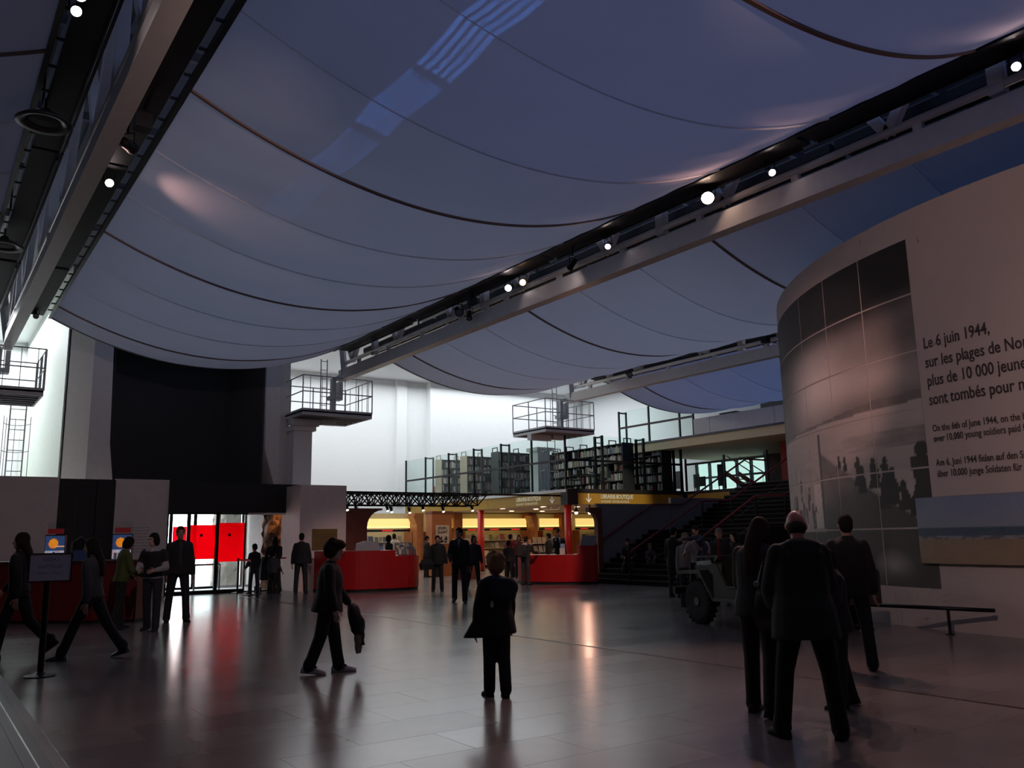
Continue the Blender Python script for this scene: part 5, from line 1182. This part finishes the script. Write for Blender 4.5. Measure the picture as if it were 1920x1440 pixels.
# --- left group
person('woman with long dark hair and pink shirt walking out at the left edge', 1.26, 13.43, LEFTAZ, 1.68, ('jacket', BLK, -.06, 1.0, (.20, .05, .05)), BLK, ('long', HB), (18, 2, 8), (-16, 2, 30), (-15, 8, 15, 0), (20, 8, 25, 0), 2, (0, 0), vox=.016)
person('girl with long hair in grey top striding left past the notice board', 2.04, 12.66, LEFTAZ+6, 1.63, ('shirt', (.045, .047, .055), -.08, 1.1), (.016, .016, .02), ('long', HB), (24, 2, 2), (-24, 2, 12), (-10, 8, 10, 0), (8, 8, 8, 0), 4, (6, 0), vox=.016, shoe=(.09, .085, .085))
person('person in olive green jacket standing at the reception desk', 3.14, 16.7, RIGHTAZ-35, 1.62, ('jacket', (.07, .085, .022), -.10, 1.1), BLK, ('bob', HB), (6, 3, 4), (-6, 3, 6), (10, 8, 40, 0), (12, 8, 50, 0), 6, (16, 0))
person('woman in black vest and white blouse with hands held in front', 3.53, 16.07, cam_az(3.53, 16.07)+22, 1.67, ('shirt', (.34, .32, .33), -.05, 1.0, (.40, .38, .39)), (.018, .022, .03), ('bob', HB), (6, 3, 0), (-6, 3, 8), (5, 16, 75, 32), (5, 16, 75, 32), 3, (4, 20), vest=(.012, .012, .014), vox=.016, eyes=True, skin=SKIN2)
person('tall man in dark open jacket standing against the bright doors', 4.29, 17.44, cam_az(4.29, 17.44)-8, 1.81, ('jacket', (.014, .014, .016), -.12, 1.2, (.045, .04, .045), 1), (.014, .015, .018), ('short', HD), (4, 6, 0), (-4, 6, 2), (0, 10, 10, 0), (0, 10, 14, 5), 0, (0, 0), fat=1.05, vox=.016, eyes=True)
person('child in dark clothes waiting by the red belt barrier', 8.31, 25.2, away(8.3, 25.2)-30, 1.42, ('jacket', (.016, .014, .016), -.06, 1.1), (.03, .03, .045), ('short', HB), (4, 3, 2), (-4, 3, 4), (5, 10, 30, 0), (5, 10, 30, 0), 0, (8, 0), .10)
sw = person('woman with long hair pushing a stroller at the entrance', 8.9, 25.15, away(9, 25.5)-14, 1.64, ('jacket', BLK, -.12, 1.1), BLK, ('long', HB), (8, 3, 4), (-8, 3, 10), (32, 10, 25, 5), (32, 10, 25, 5), 4, (4, 0))
person('small child in checked shirt beside the stroller', 8.72, 24.75, away(8.7, 24.7)+25, 1.20, ('shirt', (.06, .06, .07), -.12, 1.2), BLK, ('short', HB), (5, 3, 0), (-5, 3, 5), (10, 14, 20, 0), (15, 14, 25, 0), 0, (5, 0), .2)
person('man in dark jacket seen from behind next to the stone block', 9.4, 24.35, away(9.4, 24.35)+8, 1.72, ('jacket', (.011, .012, .016), -.12, 1.3), (.014, .015, .018), ('short', HB), (2, 5, 0), (-2, 5, 0), (0, 13, 8, 0), (0, 13, 8, 0), 0, (0, 0), fat=1.08)
# stroller
t = thing('stroller', 'dark folding stroller with small wheels in the entrance', 'stroller', (8.88, 25.82, 0), -R(away(9, 25.5)-14))
for sx in (-.22, .22):
    MB().tube([(sx, -.35, 1.0), (sx, -.1, .62), (sx, .42, .08)], .014, 6).build('frame_tube', CHROME, t, world=False); MB().tube([(sx, .15, .6), (sx, -.3, .08)], .014, 6).build('frame_tube', CHROME, t, world=False)
    for y in (-.3, .42): MB().lathe([(.05, -.018), (.078, -.015), (.078, .015), (.05, .018)], (sx, y, .08), 16, Matrix.Rotation(R(90), 3, 'Y')).build('wheel', TYRE, t, world=False)
MB().rings([[(-.2, -.15, .35), (.2, -.15, .35), (.2, .2, .35), (-.2, .2, .35)], [(-.22, -.22, .55), (.22, -.22, .55), (.22, .15, .5), (-.22, .15, .5)], [(-.2, -.34, .95), (.2, -.34, .95), (.2, -.25, .97), (-.2, -.25, .97)]]).build('seat_pod', C((.02, .02, .03)), t, world=False)
MB().rings([[(-.22, -.3+.32*math.sin(a)*1.0, .75+.32*math.cos(a)*.9) for a in [R(q) for q in range(0, 100, 14)]], [(.22, -.3+.32*math.sin(a)*1.0, .75+.32*math.cos(a)*.9) for a in [R(q) for q in range(0, 100, 14)]]]).build('hood', C((.03, .02, .02)), t, world=False)
MB().tube([(-.22, -.35, 1.0), (.22, -.35, 1.0)], .018, 6).build('handle', BLACKM, t, world=False)
# --- boy with the jacket
wsh = M('white_sneaker', (.42, .40, .41), .6)
by, hnd, wf, jj = person('boy in dark coat walking right in light sneakers', 3.96, 9.40, RIGHTAZ+2, 1.46, ('coat', (.010, .010, .012), -.16, 1.5), (.013, .013, .016), ('mop', HD), (10, 2, 0), (-10, 2, 10), (14, 12, 22, 0), (4, 10, 12, 0), 4, (8, -4), .22, .012, shoe=wsh, skin=SKIN2, fat=1.15, flare=.02, baggy=1.2, shs=1.2, eyes=True, turnL=4, turnR=4)
for k, sd in (('L', -1), ('R', 1)):                     # dark tick-like stripe, dark toe and collar on the sneakers
    an = jj['J'][k][2]; S_ = jj['S']
    for side in (-1, 1):
        MB().tube([S_(an+Vector((side*.046, .08, -.030))), S_(an+Vector((side*.047, .03, -.050))), S_(an+Vector((side*.044, -.05, -.015)))], [.006, .009, .003], 5).build('shoe_stripe', C((.03, .03, .035)), by, world=False)
    MB().ell(S_(an+Vector((0, .03, -.004))), (.040, .065, .022)).build('shoe_tongue', C((.03, .03, .035)), by, True, world=False)
t = thing('carried_jacket', 'crumpled dark and beige jacket hanging from the boy\'s hand', 'jacket', hnd['handL'])
random.seed(8); m = MB(); rs = []
for k in range(9):
    z_ = .03-k*.055; rr = .035+.055*math.sin(math.pi*min(1, (k+1)/8)); rs.append([(rr*math.cos(a)*random.uniform(.8, 1.2)*1.0+.012*k, rr*.8*math.sin(a)*random.uniform(.75, 1.25)-.008*k, z_+random.uniform(-.012, .012)) for a in [2*math.pi*i/14 for i in range(14)]])
m.rings(rs).build('outer_cloth', C((.016, .016, .017)), t, True, world=False)
m = MB(); rs = []
for k in range(5):
    z_ = -.30-k*.05; rr = .06-.008*k; rs.append([(rr*math.cos(a)*random.uniform(.75, 1.25)+.06, rr*.8*math.sin(a)*random.uniform(.75, 1.25)-.05, z_+random.uniform(-.012, .012)) for a in [2*math.pi*i/12 for i in range(12)]])
m.rings(rs).build('beige_lining', C((.22, .19, .15)), t, True, world=False)
# --- child in hooded coat
kx, ky = 4.63, 6.97
hk_, hnd, wf, jj = person('fair-haired child in black coat with navy hood seen from behind', kx, ky, away(kx, ky)-18, 1.29, ('coat', (.008, .008, .010), -.20, 1.5), (.014, .015, .020), ('mop', HBL), (3, 0, 0), (-4, 0, 4), (-4, 15, 4, 0), (10, 9, 12, 0), 0, (0, 0), .28, .012, shoe=(.012, .012, .014), fat=1.1, flare=.035, baggy=1.15)
S_, T_ = jj['S'], jj['T']
m = MB(); m.ell(S_(T_(.06, -.135, .38)), (.155, .062, .105)); m.ell(S_(T_(.14, -.12, .30)), (.075, .055, .085)); m.ell(S_(T_(-.04, -.09, .47)), (.13, .06, .05)); fuse(m, 'hood', C((.012, .018, .034)), hk_, .013, 3)
m = MB(); rs = []
for dz, w0 in ((.34, .05), (.2, .10), (.05, .18), (-.10, .27), (-.21, .34), (-.23, .34)):
    rs.append([S_(T_(-.10-w0*.25-w0*.75*math.cos(a), -.02+.095*math.sin(a), dz)) for a in [2*math.pi*i/16 for i in range(16)]])
m.rings(rs).build('coat_tail', C((.008, .008, .010)), hk_, True, world=False)
MB().ell(S_(T_(-.11, -.172, .17)), (.018, .006, .026)).ell(S_(T_(-.108, -.176, .205)), (.012, .006, .012)).build('sleeve_badge', C((.38, .38, .40)), hk_, True, world=False)
# --- walking pair in front of the shop
person('man in open dark jacket walking out of the shop', 10.62, 17.51, cam_az(10.6, 17.5)+4, 1.74, ('jacket', (.011, .011, .013), -.12, 1.3, (.16, .16, .17)), (.012, .013, .016), ('short', HB), (10, 4, 2), (-10, 4, 14), (0, 12, 14, 0), (10, 11, 45, 18), 0, (0, 25), vox=.018, eyes=True, shoe=(.03, .016, .01))
person('person half hidden behind the man leaving the shop', 12.55, 21.9, cam_az(12.5, 21.9), 1.58, ('jacket', BLK, -.16, 1.4), BLK, ('short', HB), (3, 4, 0), (-3, 4, 0), (0, 16, 10, 0), (0, 10, 10, 0), 0)
person('woman in dark top with one leg forward beside the walking man', 13.6, 21.6, cam_az(13.6, 21.6)-10, 1.58, ('shirt', (.012, .014, .022), -.06, 1.0), BLK, ('bob', HD), (14, 3, 2), (-14, 8, 10), (0, 12, 10, 0), (0, 12, 10, 0), 0, eyes=True)
t = thing('shoulder_bag', 'dark bag hanging beside the man leaving the shop', 'bag', (12.1, 21.75, .62)); m = MB(); m.rings([[(-.17, -.06, 0), (.17, -.06, 0), (.17, .06, 0), (-.17, .06, 0)], [(-.2, -.07, .15), (.2, -.07, .15), (.2, .07, .15), (-.2, .07, .15)], [(-.14, -.03, .28), (.14, -.03, .28), (.14, .03, .28), (-.14, .03, .28)]]).build('pouch', C(BLK), t, world=False); MB().tube([(-.12, 0, .27), (-.02, 0, .55), (.1, .02, .75), (.14, 0, .27)], .012, 6).build('strap', C(BLK), t, world=False)
# --- shop visitors
person('dark-haired visitor standing left of the poster pillar', 16.8, 30.2, RIGHTAZ-20, 1.62, ('jacket', BLK, -.15, 1.2), BLK, ('short', HB), head=(10, 0))
person('visitor holding a book in front of the poster pillar', 17.35, 30.25, LEFTAZ+10, 1.60, ('jacket', CHAR, -.12, 1.0), (.02, .02, .03), ('bob', HD), armL=(15, 8, 70, 10), armR=(15, 8, 70, 10), head=(18, 0))
person('shop assistant in black behind the long red counter', 13.2, 26.3, RIGHTAZ-30, 1.64, ('shirt', BLK, -.05, 1.0), BLK, ('bob', HB), armL=(10, 10, 50, 10))
person('visitor in white hooded top at the far left shelves', 16.6, 32.6, away(16.6, 32.6), 1.74, ('jacket', (.50, .47, .45), -.08, 1.2), DENIM, ('short', HB))
person('visitor in long red coat and dark hat browsing the racks', 18.9, 27.4, away(18.9, 27.4)+20, 1.62, ('coat', (.22, .010, .014), -.30, 1.4), CHAR, ('cap', HB), armL=(10, 12, 40, 8), armR=(10, 12, 40, 8), flare=.02)
person('small boy in dark jacket near the cash counter', 16.0, 23.3, away(16, 23.3)+15, 1.38, ('jacket', (.012, .012, .015), -.10, 1.2), BLK, ('short', HB), kid=.12)
pk, hnd, wf, jj = person('visitor with white hood and backpack leaning on the cash counter', 15.95, 22.3, 70, 1.52, ('jacket', (.02, .022, .026), -.08, 1.2), (.03, .033, .04), ('short', HD), armL=(30, 10, 60, 5), armR=(35, 10, 55, 5), lean=8)
S_, T_ = jj['S'], jj['T']; MB().ell(S_(T_(0, -.10, .46)), (.10, .06, .05)).build('hood', C((.5, .48, .48)), pk, True, world=False)
t = thing('backpack', 'dark backpack on the visitor at the cash counter', 'backpack', wf(T_(0, -.20, .0))); t.rotation_euler = (0, 0, -R(70))
m = MB(); m.rings([[(-.13, -.08, 0), (.13, -.08, 0), (.13, .06, 0), (-.13, .06, 0)], [(-.15, -.10, .2), (.15, -.10, .2), (.15, .06, .2), (-.15, .06, .2)], [(-.10, -.05, .38), (.10, -.05, .38), (.10, .05, .38), (-.10, .05, .38)]]).build('pack', C((.03, .03, .035)), t, world=False); MB().box(-.09, .09, -.13, -.095, .04, .2).build('pocket', C((.045, .045, .05)), t, world=False)
person('cashier in dark suit with hand to the face behind the counter', 19.0, 24.5, cam_az(19, 24.5)-15, 1.74, ('jacket', (.012, .012, .014), -.08, 1.1, (.4, .4, .4)), BLK, ('short', HB), armR=(25, 10, 120, 10), eyes=True)
person('customer in dark coat standing behind the cash counter', 19.6, 25.9, LEFTAZ+30, 1.62, ('jacket', (.02, .028, .02), -.12, 1.2), BLK, ('short', HB))
person('customer in red checked shirt behind the cash counter', 18.6, 26.4, cam_az(18.6, 26.4), 1.58, ('shirt', (.22, .04, .04), -.08, 1.0), DENIM, ('bob', HD))
# --- staircase sitters
person('adult in dark jacket sitting on the stairs', 18.92, 20.8, cam_az(18.9, 20.8), 1.70, ('jacket', (.014, .014, .015), -.06, 1.1, (.05, .05, .055)), (.014, .014, .016), ('short', HD), (80, 6, 82), (76, 8, 74), (25, 8, 60, 20), (25, 8, 60, 20), 14, (8, 0), z=.31, seat=.36, skin=SKIN, eyes=True)
person('child in mauve top sitting on the stairs beside the adult', 19.2, 20.1, cam_az(19.2, 20.1)-10, 1.15, ('shirt', (.10, .06, .075), -.06, 1.1), (.05, .035, .045), ('bob', HBL), (80, 6, 82), (76, 8, 76), (25, 8, 50, 20), (25, 8, 50, 20), 10, (6, 0), .2, z=.47, seat=.34)
# --- around the jeep
person('dark silhouette of a person standing left of the jeep', 15.1, 14.98, away(15, 15)+30, 1.66, ('coat', (.010, .010, .011), -.25, 1.3), (.02, .02, .022), ('short', HB), head=(12, 0))
mj, hnd, wf, jj = person('man in pale t-shirt lifting a small child over the jeep hood', 12.95, 12.15, cam_az(12.9, 12.1)+12, 1.62, ('shirt', (.30, .26, .25), -.06, 1.1), (.30, .24, .20), ('short', HB), armL=(45, 22, 60, 22), armR=(35, 20, 75, 30), lean=16, head=(22, 12), sleeve=.6, eyes=True, vox=.016)
person('small child in blue striped top held by the man over the jeep', 12.62, 11.72, cam_az(12.6, 11.7)+40, .98, ('shirt', (.05, .07, .12), -.06, 1.0), (.02, .025, .06), ('short', HD), (40, 10, 50), (20, 10, 40), (70, 20, 10, 0), (80, 15, 5, 0), 40, (-8, 0), .28, z=.72, skin=SKIN2, vox=.016)
person('fair-haired child peeping from behind the man in the pale t-shirt', 13.35, 12.9, cam_az(13.3, 12.9), 1.50, ('shirt', (.22, .20, .19), -.06, 1.0), DENIM, ('bob', (.20, .15, .09)), kid=.1, eyes=True)
person('grey-haired man in dark jacket and red shirt behind the jeep', 14.0, 12.55, cam_az(14, 12.5)+10, 1.60, ('jacket', (.012, .012, .014), -.12, 1.2, (.16, .006, .010), 1), BLK, ('short', HG), head=(14, 0), eyes=True)
person('dark-haired woman behind the jeep looking left', 14.75, 12.8, LEFTAZ-20, 1.52, ('jacket', (.012, .012, .013), -.12, 1.1), BLK, ('long', HB), head=(4, 0), skin=SKIN2)
# --- foreground group on the right
wx, wy = 5.87, 4.88
ww, hnd, wf, jj = person('woman with long auburn hair bending her head beside the bald man', wx, wy, RIGHTAZ-42, 1.63, ('coat', (.014, .014, .015), -.14, 1.35), (.008, .008, .009), ('long', (.030, .014, .009)), (5, 3, 4), (-6, 3, 6), (12, 9, 55, 15), (12, 9, 55, 15), 6, (30, 0), vox=.013, skin=SKIN, fat=1.08, shoe=(.012, .012, .013))
t = thing('handbag', 'black leather handbag with metal buckles on the woman\'s hip', 'bag', (5.80, 4.66, .86)); t.rotation_euler = (0, 0, R(-50))
LEA = M('black_leather', (.014, .011, .010), .3, noise=.2)
MB().rings([[(-.14, -.06, -.18), (.14, -.06, -.18), (.14, .06, -.18), (-.14, .06, -.18)], [(-.17, -.07, -.08), (.17, -.07, -.08), (.17, .07, -.08), (-.17, .07, -.08)], [(-.14, -.05, .10), (.14, -.05, .10), (.14, .05, .10), (-.14, .05, .10)], [(-.12, -.03, .16), (.12, -.03, .16), (.12, .03, .16), (-.12, .03, .16)]]).build('pouch', LEA, t, True, world=False)
MB().tube([(-.12, 0, .17), (-.06, .05, .36), (.04, .10, .44), (.10, .06, .34), (.12, 0, .17)], .013, 6).build('strap', LEA, t, world=False)
for x in (-.13, .13): MB().lathe([(.018, -.005), (.024, 0), (.018, .005)], (x, -.04, .19), 12, Matrix.Rotation(R(90), 3, 'X')).build('buckle', CHROME, t, world=False)
bx, by_ = 5.46, 4.12
bm_, hnd, wf, jj = person('bald man in long dark green coat standing with his back to us', bx, by_, away(bx, by_)-14, 1.66, ('coat', (.010, .016, .014), -.24, 1.5), (.007, .007, .008), ('bald', (.05, .045, .04)), (2, 11, 0), (-2, 9, 0), (14, 12, 40, 18), (14, 12, 40, 18), 4, (22, 8), vox=.013, fat=1.12, flare=.03, skin=M('skin_ruddy', (.45, .16, .12), .45), shoe=(.012, .012, .013), turnL=18, turnR=26)
m = MB(); S_, T_ = jj['S'], jj['T']; m.ell(S_(T_(0, -.10, .46)), (.15, .055, .06)); m.ell(S_(T_(0, -.13, .39)), (.12, .04, .09)); fuse(m, 'hood', C((.010, .016, .014)), bm_, .013, 3)
person('man in black jacket studying the photograph wall', 8.45, 5.75, away(8.4, 5.7)-10, 1.66, ('jacket', (.008, .008, .009), -.14, 1.4), (.012, .013, .016), ('short', HB), (2, 6, 0), (-2, 6, 0), (0, 12, 8, 0), (0, 12, 8, 0), 0, (0, 0), vox=.014, fat=1.08)
person('boy in grey jacket half hidden behind the bald man', 6.62, 4.66, LEFTAZ+8, 1.33, ('jacket', (.022, .024, .030), -.16, 1.4), (.018, .019, .023), ('short', HD), (5, 3, 0), (-6, 3, 6), (15, 10, 50, 10), (15, 10, 50, 10), 4, (22, 0), .14, .013, skin=SKIN, shoe=(.02, .02, .022))
run_remesh()
